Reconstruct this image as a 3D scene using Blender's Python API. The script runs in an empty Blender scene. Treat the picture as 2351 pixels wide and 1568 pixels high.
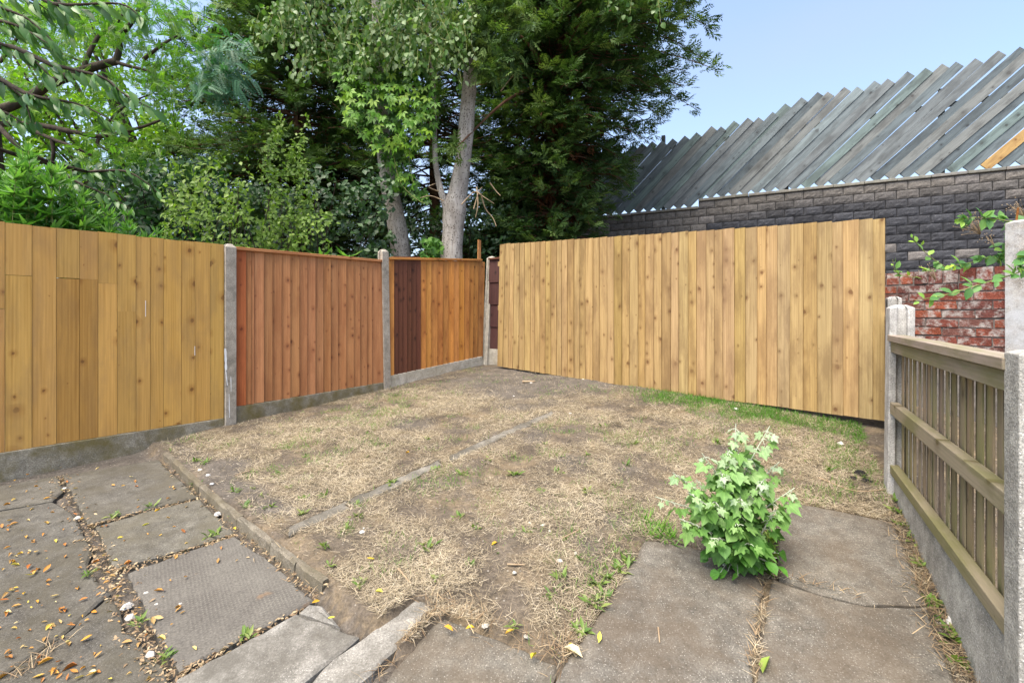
import bpy, math, random
import numpy as np
from mathutils import Vector, Matrix
random.seed(7); rng = np.random.default_rng(11)
R = math.radians
UP = Vector((0,0,1))
S = bpy.context.scene
col = S.collection

# ------------------------------------------------------------------ camera, sky, sun, exposure
CZ = 1.45
cam = bpy.data.objects.new('camera', bpy.data.cameras.new('camera')); col.objects.link(cam)
cam.location = (0, 0, CZ); cam.rotation_euler = (R(90), 0, 0)
cam.data.sensor_width = 36; cam.data.lens = 1070 / 2351 * 36; cam.data.shift_y = -66 / 2351
cam.data.clip_start = 0.05; cam.data.clip_end = 2000
S.camera = cam
SUN_EL, SUN_AZ = 64, 218          # azimuth clockwise from +Y: behind the camera, a little to its left
W = bpy.data.worlds.new('World'); S.world = W; W.use_nodes = True
wn = W.node_tree; wn.nodes.clear()
sky = wn.nodes.new('ShaderNodeTexSky'); sky.sky_type = 'NISHITA'; sky.sun_disc = False
sky.sun_elevation = R(SUN_EL); sky.sun_rotation = R(SUN_AZ); sky.air_density = 1.0; sky.dust_density = 3.6; sky.ozone_density = 2.0
bgn = wn.nodes.new('ShaderNodeBackground'); bgn.inputs[1].default_value = 0.12
wo = wn.nodes.new('ShaderNodeOutputWorld')
wc = wn.nodes.new('ShaderNodeTexCoord'); wm = wn.nodes.new('ShaderNodeMapping'); wm.inputs['Scale'].default_value = (1, 1, 2.2)
wz = wn.nodes.new('ShaderNodeTexNoise'); wz.inputs['Scale'].default_value = 1.7; wz.inputs['Detail'].default_value = 5; wz.inputs['Roughness'].default_value = .5
wr = wn.nodes.new('ShaderNodeValToRGB'); wr.color_ramp.elements[0].position = .36; wr.color_ramp.elements[0].color = (0,0,0,1); wr.color_ramp.elements[1].position = .72; wr.color_ramp.elements[1].color = (.3,.3,.3,1)
wx = wn.nodes.new('ShaderNodeMixRGB'); wx.inputs[2].default_value = (1.72, 1.80, 1.92, 1)      # thin high haze
for a_, b_ in ((wc.outputs['Generated'], wm.inputs[0]), (wm.outputs[0], wz.inputs['Vector']), (wz.outputs[0], wr.inputs[0]), (wr.outputs[0], wx.inputs[0]), (sky.outputs[0], wx.inputs[1])): wn.links.new(a_, b_)
wn.links.new(wx.outputs[0], bgn.inputs[0]); wn.links.new(bgn.outputs[0], wo.inputs[0])
sl = bpy.data.lights.new('sun', 'SUN'); sl.energy = 2.0; sl.angle = R(45); sl.color = (1, .91, .78)
sun = bpy.data.objects.new('sun', sl); col.objects.link(sun)
d = Vector((math.sin(R(SUN_AZ)) * math.cos(R(SUN_EL)), math.cos(R(SUN_AZ)) * math.cos(R(SUN_EL)), math.sin(R(SUN_EL))))
sun.rotation_euler = d.to_track_quat('Z', 'Y').to_euler()
S.view_settings.view_transform = 'Standard'; S.view_settings.look = 'None'
S.view_settings.gamma = 1; S.view_settings.use_curve_mapping = False
S.view_settings.exposure = 1.8

# ------------------------------------------------------------------ photograph -> place
F, CX, HY = 1070.0, 1176.0, 718.0
gc = (-1.73886845, -0.04097069, 0.1684424, 0.01550006, 0.00322169, -0.00666178)
def lawn(x, y):                       # height of the sloping garden
    x = np.clip(x, -5, 5); y = np.clip(y, 0.5, 9)
    return gc[0] + gc[1]*x + gc[2]*y + gc[3]*x*y + gc[4]*x*x + gc[5]*y*y + CZ
def G(px, py, dz=0.0):                # a pixel on the ground
    a, b = (px - CX)/F, (HY - py)/F
    lo, hi = .4, 12
    for _ in range(40):
        m = (lo + hi)/2
        if CZ + b*m > lawn(a*m, m) + dz: lo = m
        else: hi = m
    return Vector((a*m, m, CZ + b*m))
def P(px, py, Y): return Vector(((px - CX)/F*Y, Y, CZ + (HY - py)/F*Y))
def on_line(px, p0, u):               # distance along a line in plan that a pixel column meets
    a = (px - CX)/F
    return (a*p0[1] - p0[0])/(u[0] - a*u[1])

# ------------------------------------------------------------------ helpers
WT = {}
def link(o, parent=None, M=None):
    col.objects.link(o)
    M = M or Matrix()
    WT[o] = M
    if parent is not None:
        o.parent = parent; o.matrix_basis = WT[parent].inverted() @ M
    else: o.matrix_basis = M
    return o
def tag(o, label=None, cat=None, group=None, kind=None):
    if label: o['label'] = label
    if cat: o['category'] = cat
    if group: o['group'] = group
    if kind: o['kind'] = kind
    return o
def thing(name, loc, label, cat, group=None):
    o = bpy.data.objects.new(name, None); o.empty_display_size = .1
    link(o, None, Matrix.Translation(Vector(loc)))
    return tag(o, label, cat, group)
def basis(o, x, y, z):
    m = Matrix((x, y, z)).transposed().to_4x4(); m.translation = o; return m
def pmesh(name, v, f, mat, smooth=False):
    me = bpy.data.meshes.new(name); me.from_pydata([tuple(p) for p in v], [], f); me.update()
    if mat: me.materials.append(mat)
    if smooth: me.polygons.foreach_set('use_smooth', [True]*len(me.polygons))
    return me
def nmesh(name, v, q, mat, rnd=None, smooth=False):
    me = bpy.data.meshes.new(name); k = q.shape[1]
    me.vertices.add(len(v)); me.vertices.foreach_set('co', np.ascontiguousarray(v, dtype=np.float32).ravel())
    me.loops.add(q.size); me.loops.foreach_set('vertex_index', np.ascontiguousarray(q, dtype=np.int32).ravel())
    me.polygons.add(len(q)); me.polygons.foreach_set('loop_start', np.arange(0, q.size, k, dtype=np.int32))
    if rnd is not None:
        a = me.attributes.new('rnd', 'FLOAT', 'POINT'); a.data.foreach_set('value', rnd.astype(np.float32))
    me.update(calc_edges=True); me.validate()
    if smooth: me.polygons.foreach_set('use_smooth', np.ones(len(q), dtype=bool))
    me.materials.append(mat); return me
def obj(name, me, parent=None, M=None, color=None):
    o = bpy.data.objects.new(name, me); link(o, parent, M)
    if color is not None: o.color = (*color, 1)
    return o
def box_v(x0, x1, y0, y1, z0, z1):
    return [(x0,y0,z0),(x1,y0,z0),(x1,y1,z0),(x0,y1,z0),(x0,y0,z1),(x1,y0,z1),(x1,y1,z1),(x0,y1,z1)]
BOXF = [(0,3,2,1),(4,5,6,7),(0,1,5,4),(1,2,6,5),(2,3,7,6),(3,0,4,7)]
def bevel(o, w=.004, n=2):
    m = o.modifiers.new('bevel', 'BEVEL'); m.width = w; m.segments = n; m.limit_method = 'ANGLE'
    return o
def nz(v): v = np.asarray(v, float); return v/np.maximum(np.linalg.norm(v, axis=-1, keepdims=True), 1e-9)
def vnoise(x, y, s, seed=0):          # cheap smooth 2-D value noise, 0..1
    x = np.asarray(x, float)*s + 100; y = np.asarray(y, float)*s + 100
    xi, yi = np.floor(x).astype(int), np.floor(y).astype(int); fx, fy = x - xi, y - yi
    h = lambda i, j: np.modf(np.abs(np.sin(i*127.1 + j*311.7 + seed*74.7)*43758.5453))[0]
    fx, fy = fx*fx*(3-2*fx), fy*fy*(3-2*fy)
    return (h(xi,yi)*(1-fx)+h(xi+1,yi)*fx)*(1-fy) + (h(xi,yi+1)*(1-fx)+h(xi+1,yi+1)*fx)*fy
def inpoly(x, y, poly):
    r = np.zeros(np.shape(x), bool); n = len(poly)
    for i in range(n):
        x0, y0 = poly[i][:2]; x1, y1 = poly[(i+1) % n][:2]
        c = (y0 > y) != (y1 > y)
        r ^= c & (x < (x1-x0)*(y-y0)/((y1-y0) if y1 != y0 else 1e-9) + x0)
    return r

# ------------------------------------------------------------------ materials
class NT:
    def __init__(s, name):
        s.m = bpy.data.materials.new(name); s.m.use_nodes = True; s.t = s.m.node_tree; s.t.nodes.clear()
        s.out = s.n('OutputMaterial')
    def n(s, k, **kw):
        x = s.t.nodes.new('ShaderNode' + k)
        for a, b in kw.items(): setattr(x, a, b)
        return x
    def l(s, a, b): s.t.links.new(a, b)
    def val(s, sock, v):
        if hasattr(v, 'is_linked') or isinstance(v, bpy.types.NodeSocket): s.l(v, sock)
        elif isinstance(v, (tuple, list)) and len(v) == 3 and sock.type == 'RGBA': sock.default_value = (*v, 1)
        else: sock.default_value = v
    def mix(s, f, a, b, mode='MIX'):
        x = s.n('MixRGB', blend_type=mode); s.val(x.inputs[0], f); s.val(x.inputs[1], a); s.val(x.inputs[2], b); return x.outputs[0]
    def math(s, op, a, b=0.0, clamp=False):
        x = s.n('Math', operation=op, use_clamp=clamp); s.val(x.inputs[0], a); s.val(x.inputs[1], b); return x.outputs[0]
    def ramp(s, f, *st):
        x = s.n('ValToRGB'); e = x.color_ramp.elements
        while len(e) < len(st): e.new(.5)
        for i, (p, c) in enumerate(st):
            e[i].position = p; e[i].color = (*c, 1) if isinstance(c, tuple) else (c, c, c, 1)
        s.val(x.inputs[0], f); return x.outputs[0]
    def noise(s, vec, scale, detail=4, rough=.55, dist=0):
        x = s.n('TexNoise'); s.l(vec, x.inputs['Vector']); x.inputs['Scale'].default_value = scale
        x.inputs['Detail'].default_value = detail; x.inputs['Roughness'].default_value = rough; x.inputs['Distortion'].default_value = dist
        return x.outputs[0]
    def vor(s, vec, scale, dim='3D', feature='F1'):
        x = s.n('TexVoronoi', voronoi_dimensions=dim, feature=feature); s.l(vec, x.inputs['Vector']); x.inputs['Scale'].default_value = scale
        return x
    def mapv(s, vec, sc=(1,1,1), loc=(0,0,0)):
        x = s.n('Mapping'); s.l(vec, x.inputs[0]); x.inputs['Scale'].default_value = sc; x.inputs['Location'].default_value = loc; return x.outputs[0]
    def bump(s, h, strength=.3, dist=.01):
        x = s.n('Bump'); x.inputs['Strength'].default_value = strength; x.inputs['Distance'].default_value = dist; s.l(h, x.inputs['Height']); return x.outputs[0]
    def done(s, colr, rough=.8, nrm=None, spec=.3, trans=0, tcol=None):
        b = s.n('BsdfPrincipled'); s.val(b.inputs['Base Color'], colr); s.val(b.inputs['Roughness'], rough)
        b.inputs['Specular IOR Level'].default_value = spec
        if nrm: s.l(nrm, b.inputs['Normal'])
        o = b.outputs[0]
        if trans:
            t = s.n('BsdfTranslucent'); s.val(t.inputs[0], tcol if tcol is not None else colr)
            mx = s.n('MixShader'); mx.inputs[0].default_value = trans; s.l(o, mx.inputs[1]); s.l(t.outputs[0], mx.inputs[2]); o = mx.outputs[0]
        s.l(o, s.out.inputs[0]); return s.m
    def objvec(s, per=True):              # object coordinates, shifted for each object
        tc = s.n('TexCoord').outputs['Object']
        if not per: return tc
        oi = s.n('ObjectInfo')
        cb = s.n('CombineXYZ')
        for i, k in enumerate((37.0, 91.0, 53.0)): s.l(s.math('MULTIPLY', oi.outputs['Random'], k), cb.inputs[i])
        x = s.n('VectorMath', operation='ADD'); s.l(tc, x.inputs[0]); s.l(cb.outputs[0], x.inputs[1]); return x.outputs[0]
    def ocol(s): return s.n('ObjectInfo').outputs['Color']

def wood(name, light, dark, knotc, knots=.55, weather=None, rough=.72, grain=.5, kscale=8.0, krad=.10):
    n = NT(name); v = n.objvec()
    g1 = n.noise(n.mapv(v, (55, 55, 1.6)), 1, 5, .6, .4)
    g2 = n.noise(n.mapv(v, (9, 9, .55)), 1, 3, .5, 1.2)
    rings = n.n('TexWave', wave_type='BANDS', bands_direction='X'); n.l(n.mapv(v, (7, 7, .35)), rings.inputs['Vector'])
    rings.inputs['Scale'].default_value = 2.2; rings.inputs['Distortion'].default_value = 7; rings.inputs['Detail'].default_value = 2; rings.inputs['Detail Scale'].default_value = .8
    f = n.math('ADD', n.math('MULTIPLY', g1, .5), n.math('ADD', n.math('MULTIPLY', g2, .55), n.math('MULTIPLY', rings.outputs[0], .16)))
    c = n.ramp(f, (.35, dark), (.52, tuple(.45*a+.55*b for a, b in zip(dark, light))), (.72, light))
    c = n.mix(grain*.5, c, n.mix(1, c, n.ramp(g1, (.3, .55), (.7, 1.15)), 'MULTIPLY'))
    # knots: two-dimensional cells on the board's face, only some of them kept
    sp = n.n('SeparateXYZ'); n.l(v, sp.inputs[0]); cb = n.n('CombineXYZ'); n.l(sp.outputs[0], cb.inputs[0]); n.l(n.math('MULTIPLY', sp.outputs[2], .8), cb.inputs[1])
    wob = n.n('VectorMath', operation='MULTIPLY_ADD')
    nn = n.n('TexNoise'); n.l(v, nn.inputs['Vector']); nn.inputs['Scale'].default_value = 25
    n.l(nn.outputs['Color'], wob.inputs[0]); wob.inputs[1].default_value = (.02, .02, 0); n.l(cb.outputs[0], wob.inputs[2])
    vo = n.vor(wob.outputs[0], kscale, '2D')
    cs = n.n('SeparateXYZ'); n.l(vo.outputs['Color'], cs.inputs[0]); keep = n.ramp(cs.outputs[0], (1-knots-.02, 0.0), (1-knots, 1.0))
    size = n.math('ADD', n.math('MULTIPLY', n.math('POWER', cs.outputs[1], 2.0), krad*1.7), .02)
    core = n.math('MULTIPLY', n.math('SUBTRACT', 1, n.math('DIVIDE', vo.outputs['Distance'], size), True), keep)
    halo = n.math('MULTIPLY', n.math('SUBTRACT', 1, n.math('DIVIDE', vo.outputs['Distance'], n.math('MULTIPLY', size, 2.6)), True), keep)
    c = n.mix(n.math('MULTIPLY', halo, .55), c, n.mix(1, c, tuple(knotc[i]*2.2 for i in range(3)), 'MULTIPLY'))
    c = n.mix(n.ramp(core, (.15, 0.), (.45, .85)), c, knotc)
    if weather:
        wm = n.ramp(n.noise(n.mapv(v, (6, 6, 1.6)), 1, 5, .65), (.45, 0.), (.62, weather[1]))
        c = n.mix(wm, c, weather[0])
    c = n.mix(1, c, n.ocol(), 'MULTIPLY')
    h = n.math('SUBTRACT', g1, n.math('MULTIPLY', core, .6))
    return n.done(c, rough, n.bump(h, .35, .004), .25)

def concrete(name, base, stain, stone=.25, rough=.9, moss=None, speck=160, obj=True, bumpd=.004, sprinkle=1.0):
    n = NT(name); v = n.objvec()
    big = n.noise(v, 2.2, 6, .65); mid = n.noise(v, 14, 5, .6); fine = n.noise(v, 130, 3, .6)
    c = n.mix(n.ramp(big, (.36, 0.), (.66, 1.)), base, stain)
    c = n.mix(.75, c, n.mix(1, c, n.ramp(mid, (.3, .55), (.7, 1.3)), 'MULTIPLY'))
    c = n.mix(.8, c, n.mix(1, c, n.ramp(fine, (.25, .4), (.75, 1.45)), 'MULTIPLY'))
    vo = n.vor(v, speck)
    st = n.math('MULTIPLY', n.ramp(vo.outputs['Color'], (.62, 0.), (.75, 1.)), n.ramp(vo.outputs['Distance'], (.2, 1.), (.42, 0.)))
    c = n.mix(n.math('MULTIPLY', st, stone), c, tuple(min(.75, b*2.3+.12) for b in base))
    vo2 = n.vor(v, speck*.55)
    dk = n.math('MULTIPLY', n.ramp(vo2.outputs['Color'], (.7, 0.), (.8, 1.)), n.ramp(vo2.outputs['Distance'], (.15, 1.), (.3, 0.)))
    c = n.mix(n.math('MULTIPLY', dk, .6*sprinkle), c, tuple(b*.25 for b in base))
    if moss:
        mm = n.math('MULTIPLY', n.ramp(n.noise(v, 3.1, 6, .7), (.40, 0.), (.60, 1.)), moss[1])
        c = n.mix(mm, c, moss[0])
    if obj: c = n.mix(1, c, n.ocol(), 'MULTIPLY')
    return n.done(c, rough, n.bump(n.math('ADD', fine, n.math('MULTIPLY', mid, .6)), .55, bumpd), .2)

def leafm(name, c1, c2, c3=None, attr=True, trans=.3, tint=False, rough=.5, back=None, spec=.35, vein=False):
    n = NT(name)
    r = n.n('Attribute', attribute_name='rnd').outputs['Fac'] if attr else n.n('ObjectInfo').outputs['Random']
    c = n.ramp(r, (0., c1), (.55, c2), (1., c3 or c2))
    if tint: c = n.mix(1, c, n.ocol(), 'MULTIPLY')
    if vein:
        sp = n.n('SeparateXYZ'); n.l(n.n('TexCoord').outputs['Object'], sp.inputs[0])
        ay = n.math('ABSOLUTE', sp.outputs[1]); side = n.math('ABSOLUTE', n.math('SUBTRACT', ay, n.math('MULTIPLY', n.math('SUBTRACT', sp.outputs[0], .05), .62)))
        m = n.math('MAXIMUM', n.ramp(ay, (.012, .5), (.035, 0.)), n.ramp(side, (.01, .4), (.03, 0.)))
        c = n.mix(m, c, n.mix(1, c, (1.7,1.5,1.7), 'MULTIPLY'))
        c = n.mix(.5, c, n.mix(1, c, n.ramp(n.noise(n.objvec(), 4, 4), (.3, .6), (.7, 1.3)), 'MULTIPLY'))
    if back is not None:
        c = n.mix(n.n('NewGeometry').outputs['Backfacing'], c, back)
    tc = n.mix(1, c, (1.25, 1.5, .6), 'MULTIPLY')
    return n.done(c, rough, None, spec, trans, tc)

def bark(name, a, b, lent=None, vs=(10, 10, 2.2)):
    n = NT(name); v = n.n('TexCoord').outputs['Object']
    f = n.noise(n.mapv(v, vs), 1, 6, .65, .6); f2 = n.noise(v, 3, 4)
    c = n.ramp(f, (.3, a), (.7, b)); c = n.mix(.5, c, n.mix(1, c, n.ramp(f2, (.3, .5), (.7, 1.3)), 'MULTIPLY'))
    if lent:
        vo = n.vor(n.mapv(v, (1, 1, .6)), 38)
        c = n.mix(n.math('MULTIPLY', n.ramp(vo.outputs['Distance'], (.25, 1.), (.45, 0.)), n.ramp(vo.outputs['Color'], (.4, 0.), (.5, .9))), c, lent)
    return n.done(c, .9, n.bump(f, .9, .03), .15)

M_yel = wood('timber_yellow', (.52, .305, .085), (.39, .208, .046), (.17, .075, .02), .42, ((.32, .19, .07), .5), kscale=7.5, krad=.11)
M_red = wood('timber_red_stain', (.46, .212, .088), (.33, .135, .05), (.12, .042, .02), .42, ((.26,.098,.038), .5), kscale=10)
M_org = wood('timber_orange_stain', (.50, .225, .06), (.37, .15, .034), (.14, .05, .015), .42, ((.22, .08, .022), .6), kscale=10)
M_drk = wood('timber_dark_stain', (.115, .042, .022), (.07, .024, .014), (.03, .01, .008), .6, kscale=9)
M_plm = wood('timber_plum_stain', (.075, .032, .028), (.045, .02, .018), (.02, .01, .01), .3, kscale=9)
M_new = wood('timber_new', (.41, .285, .128), (.29, .187, .070), (.13, .065, .026), .36, ((.22, .14, .062), .75), kscale=9.5, krad=.13, grain=.9)
M_old = wood('timber_weathered', (.30, .235, .16), (.18, .14, .09), (.07, .05, .03), .4, ((.17, .18, .06), .6))
M_rail = wood('timber_mossy', (.26, .222, .16), (.17, .145, .10), (.09, .07, .03), .4, ((.14, .138, .055), .75))
M_scr = wood('timber_grey', (.19, .228, .240), (.095, .119, .130), (.05, .052, .054), .35, ((.085, .10, .105), .8), rough=.62, kscale=5, krad=.14)
M_conc = concrete('concrete_post', (.39, .35, .29), (.29, .26, .21), .45, speck=150)
M_grav = concrete('concrete_gravel_board', (.29, .265, .21), (.19, .17, .125), .3, moss=((.13, .105, .035), .9))
M_gravc = concrete('concrete_clean', (.50, .465, .40), (.38, .35, .29), .2, moss=((.25, .22, .12), .3))
M_white = concrete('concrete_white', (.50, .49, .465), (.38, .37, .345), .25, speck=140, sprinkle=.8)
M_peb = concrete('concrete_pebble', (.42, .41, .37), (.29, .28, .25), .6, speck=130, bumpd=.012)
M_lich = concrete('concrete_lichen', (.35, .325, .29), (.25, .225, .195), .5, speck=120, moss=((.52, .54, .56), .8))
M_slab = concrete('paving_slab', (.122, .115, .098), (.082, .076, .064), .32, speck=150, moss=((.075, .066, .045), .6))
M_slabr = concrete('paving_slab_right', (.158, .147, .125), (.108, .098, .082), .5, speck=135, moss=((.10, .075, .05), .5))
M_slabl = concrete('paving_slab_pale', (.27, .258, .23), (.17, .16, .138), .3, speck=140, moss=((.085, .078, .064), .8))
M_kerb = concrete('kerb_stone', (.21, .19, .15), (.13, .11, .08), .3, moss=((.10, .085, .05), .6))

def ribbed_slab():
    n = NT('paving_slab_ribbed'); v = n.objvec(False)
    big = n.noise(v, 2.6, 6, .65); fine = n.noise(v, 110, 3)
    c = n.mix(n.ramp(big, (.36, 0.), (.66, 1.)), (.130, .121, .104), (.086, .079, .069))
    c = n.mix(.7, c, n.mix(1, c, n.ramp(fine, (.25, .5), (.75, 1.4)), 'MULTIPLY'))
    hs = []
    for ang in (51, 141):
        mp = n.n('Mapping'); n.l(v, mp.inputs[0]); mp.inputs['Rotation'].default_value = (0, 0, R(ang))
        w = n.n('TexWave', wave_type='BANDS', bands_direction='X'); n.l(mp.outputs[0], w.inputs['Vector']); w.inputs['Scale'].default_value = 19; w.inputs['Distortion'].default_value = .25
        hs.append(w.outputs[0])
    h = n.math('MULTIPLY', hs[0], hs[1])
    wear = n.ramp(n.noise(v, 4, 4), (.4, .15), (.65, .9))
    c = n.mix(n.math('MULTIPLY', n.ramp(h, (.3, 0.), (.8, .3)), wear), c, (.25, .235, .195))
    rust = n.ramp(n.noise(v, 5.5, 3), (.66, 0.), (.74, .5))
    c = n.mix(rust, c, (.20, .12, .06))
    return n.done(c, .9, n.bump(h, .25, .004), .2)
M_rib = ribbed_slab()

def block_mat():
    n = NT('split_face_block'); v = n.objvec()
    f = n.noise(v, 9, 6, .7); fine = n.noise(v, 45, 4, .6)
    c = n.mix(1, n.ramp(f, (.3, .62), (.7, 1.25)), n.ocol(), 'MULTIPLY')
    c = n.mix(.7, c, n.mix(1, c, n.ramp(fine, (.25, .5), (.75, 1.5)), 'MULTIPLY'))
    sp = n.vor(v, 70); c = n.mix(n.math('MULTIPLY', n.ramp(sp.outputs['Color'], (.85, 0.), (.9, .5)), n.ramp(sp.outputs['Distance'], (.2, 1.), (.35, 0.))), c, (.4, .38, .36))
    return n.done(c, .9, n.bump(n.math('ADD', f, n.math('MULTIPLY', fine, .4)), .55, .02), .25)
M_block = block_mat()
def brick_mat():
    n = NT('old_brick'); v = n.objvec()
    f = n.noise(v, 18, 5, .65); fine = n.noise(v, 90, 3)
    c = n.mix(1, n.ramp(f, (.3, .65), (.7, 1.3)), n.ocol(), 'MULTIPLY')
    c = n.mix(n.ramp(n.noise(v, 11, 7, .72), (.48, 0.), (.62, .85)), c, (.45, .42, .39))
    c = n.mix(n.ramp(n.noise(v, 24, 5, .6), (.62, 0.), (.72, .7)), c, (.07, .05, .045))
    c = n.mix(.5, c, n.mix(1, c, n.ramp(fine, (.25, .5), (.75, 1.4)), 'MULTIPLY'))
    return n.done(c, .92, n.bump(n.math('ADD', f, fine), .7, .01), .2)
M_brick = brick_mat()
def plain(name, a, b, scale=20, rough=.9, bumpd=.01):
    n = NT(name); v = n.objvec(); f = n.noise(v, scale, 6, .65)
    return n.done(n.mix(1, n.ramp(f, (.3, a), (.7, b)), n.ocol(), 'MULTIPLY'), rough, n.bump(f, .5, bumpd), .2)
M_mort = plain('mortar', (.12, .11, .10), (.24, .22, .20))
M_dmort = plain('dark_mortar', (.03, .03, .033), (.06, .06, .062))
M_cope = plain('coping_stone', (.15, .145, .125), (.27, .255, .22), 12)
M_paint = plain('white_paint', (.68, .68, .66), (.8, .8, .78), 30)
M_rust = plain('rusty_rebar', (.12, .045, .015), (.30, .12, .03), 40)
M_stone = plain('pale_stone', (.50, .48, .44), (.72, .70, .66), 30)
M_twig = plain('dry_twig', (.22, .15, .09), (.40, .31, .20), 25)
M_stem = plain('green_stem', (.14, .17, .05), (.26, .28, .10), 15)
M_pstem = plain('woolly_stem', (.30, .34, .24), (.52, .55, .44), 15)
M_burn = plain('charred_litter', (.008, .008, .008), (.03, .028, .026), 40)

def ground_mat():
    n = NT('garden_soil'); v = n.n('TexCoord').outputs['Object']
    a = n.noise(v, 1.1, 5, .6); b = n.noise(v, 7, 6, .7); f = n.noise(v, 60, 4, .65)
    c = n.mix(n.ramp(a, (.4, 0.), (.62, 1.)), (.098, .080, .061), (.135, .112, .086))
    straw = n.ramp(n.noise(v, 3.2, 6, .7), (.48, 0.), (.62, .55))
    bare = n.n('Attribute', attribute_name='rnd').outputs['Fac']
    c = n.mix(n.math('MULTIPLY', straw, n.math('SUBTRACT', 1, bare, True)), c, (.25, .19, .115))
    c = n.mix(bare, c, (.115, .101, .085))
    c = n.mix(.8, c, n.mix(1, c, n.ramp(b, (.3, .55), (.7, 1.35)), 'MULTIPLY'))
    c = n.mix(.8, c, n.mix(1, c, n.ramp(f, (.25, .45), (.75, 1.5)), 'MULTIPLY'))
    vo = n.vor(v, 55); st = n.math('MULTIPLY', n.ramp(vo.outputs['Color'], (.8, 0.), (.85, .8)), n.ramp(vo.outputs['Distance'], (.2, 1.), (.35, 0.)))
    c = n.mix(st, c, (.36, .33, .28))
    return n.done(c, .95, n.bump(n.math('ADD', f, b), .8, .02), .1)
M_soil = ground_mat()

# ------------------------------------------------------------------ ground
K0, K1 = G(374, 1047), G(748, 1352)
kd = Vector((K1.x-K0.x, K1.y-K0.y)).normalized()
def kside(x, y): return (x-K0.x)*kd.y - (y-K0.y)*kd.x      # > 0 on the paved side
def drop(x, y):
    s = np.clip((kside(x, y) + .03)/.035, 0, 1)
    return .064*s*s*(3-2*s)
def bare_mask(x, y):
    q = np.exp(-(((x-.45)/1.45)**2 + ((y-6.55)/1.05)**2)**1.6)
    lw = np.exp(-((kside(x, y)+.16)/.13)**2)*.8*(y > 3.0)
    n = vnoise(x, y, 1.7, 3)*.6 + vnoise(x, y, 4.5, 5)*.4
    return np.clip(q*1.25 + lw + np.clip((n-.66)*4.5, 0, .8) + (kside(x, y) > .02)*1., 0, 1)
# ------------------------------------------------------------------ paving
slab_polys = []
def slab(pix, mat, label, dz, group='worn concrete paving slabs', thick=.06, name='paving_slab', jit=.0035, lift=0, color=(1,1,1)):
    pts = [G(x, y, dz) for x, y in pix]
    A = np.array([(p.x, p.y, 1) for p in pts]); zz = np.array([p.z for p in pts])
    pl = np.linalg.lstsq(A, zz, rcond=None)[0]
    ring = []
    for i in range(len(pts)):
        a, b = pts[i], pts[(i+1) % len(pts)]; n = max(1, int((b-a).length/.05))
        for k in range(n):
            p = a.lerp(b, k/n); ring.append((p.x + random.gauss(0, jit), p.y + random.gauss(0, jit)))
    ring = np.array(ring); 
    if np.sum(ring[:,0]*np.roll(ring[:,1], -1) - ring[:,1]*np.roll(ring[:,0], -1)) < 0: ring = ring[::-1]
    slab_polys.append(ring)
    c = ring.mean(0); z = lambda r: r @ pl[:2] + pl[2] + lift
    e = np.roll(ring, -2, 0) - np.roll(ring, 2, 0); nrm = nz(np.stack([-e[:,1], e[:,0]], -1))
    ins = ring + nrm*(.009 + rng.random((len(ring), 1))*.006)
    n = len(ring); org = np.array([c[0], c[1], float(z(c[None])[0])])
    v = np.vstack([np.c_[ins, z(ins)], np.c_[ring, z(ring)-.008], np.c_[ring, z(ring)-thick]]) - org
    f = [tuple(range(n))] + [(i, i+n, (i+1)%n+n, (i+1)%n) for i in range(n)] + [(i+n, i+2*n, (i+1)%n+2*n, (i+1)%n+n) for i in range(n)]
    o = obj(name, pmesh(name, v, f, mat), None, Matrix.Translation(Vector(org)), color)
    return tag(o, label, 'slab' if name == 'paving_slab' else 'edging', group)
Z7 = lambda *l: [(x*.3646, 1016.3 + y*.3646) for x, y in l]
Z8 = lambda *l: [(795.9 + x*.3646, 1016.3 + y*.3646) for x, y in l]
D0 = -.038
slab(Z7((-420,345),(0,272),(365,205),(405,300),(330,362),(0,420),(-420,500)), M_slab, 'grey slab end strip against the concrete base of the yellow fence panel', D0)
slab(Z7((-700,560),(0,432),(335,374),(395,400),(470,455),(525,570),(590,660),(545,780),(600,830),(690,945),(380,1215),(0,1470),(-500,1760)), M_slab, 'large dark leaf-strewn slab at the left edge of the photo', D0, color=(.9,.9,.9))
slab(Z7((694,953),(765,1040),(790,1180),(890,1215),(935,1330),(1040,1400),(1070,1530),(1000,1750),(-450,1900),(0,1476),(383,1219)), M_slab, 'dark slab with broken right edge in the bottom left corner', D0, color=(.92,.92,.92))
slab(Z7((395,205),(1000,105),(1245,338),(900,420),(560,512),(480,360)), M_slab, 'grey slab beside the kerb nearest the yellow fence panel', D0)
slab(Z7((605,525),(900,437),(1258,352),(1470,562),(1150,670),(720,788),(672,690)), M_slab, 'plain grey slab second from the fence along the kerb', D0+.004, color=(1.15,1.15,1.12))
slab(Z7((810,815),(1150,690),(1480,585),(1740,770),(1985,990),(1550,1210),(1130,1432),(960,1150)), M_rib, 'ribbed grey slab with a worn grid pattern beside the kerb end', D0)
slab(Z7((1120,1480),(1500,1270),(1872,1070),(2020,1120),(2150,1172),(2268,1215),(2100,1350),(1900,1525),(1700,1720),(1000,1720)), M_slabl, 'pale weathered slab with a cracked off corner', D0+.012)
slab(Z7((1890,1062),(1950,1012),(2030,1020),(2140,1155),(2030,1112)), M_slabl, 'small broken pale corner piece of the cracked slab', D0+.014, thick=.05)
slab([(956,1377),(975,1380),(990,1390),(980,1417),(905,1490),(800,1595),(676,1600),(768,1509),(840,1456)], M_slabl, 'pale narrow concrete edging stone lying beside the cracked slab', -.03, 'concrete edging stones', name='edging_stone', thick=.09, color=(1.12,1.12,1.12))
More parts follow.
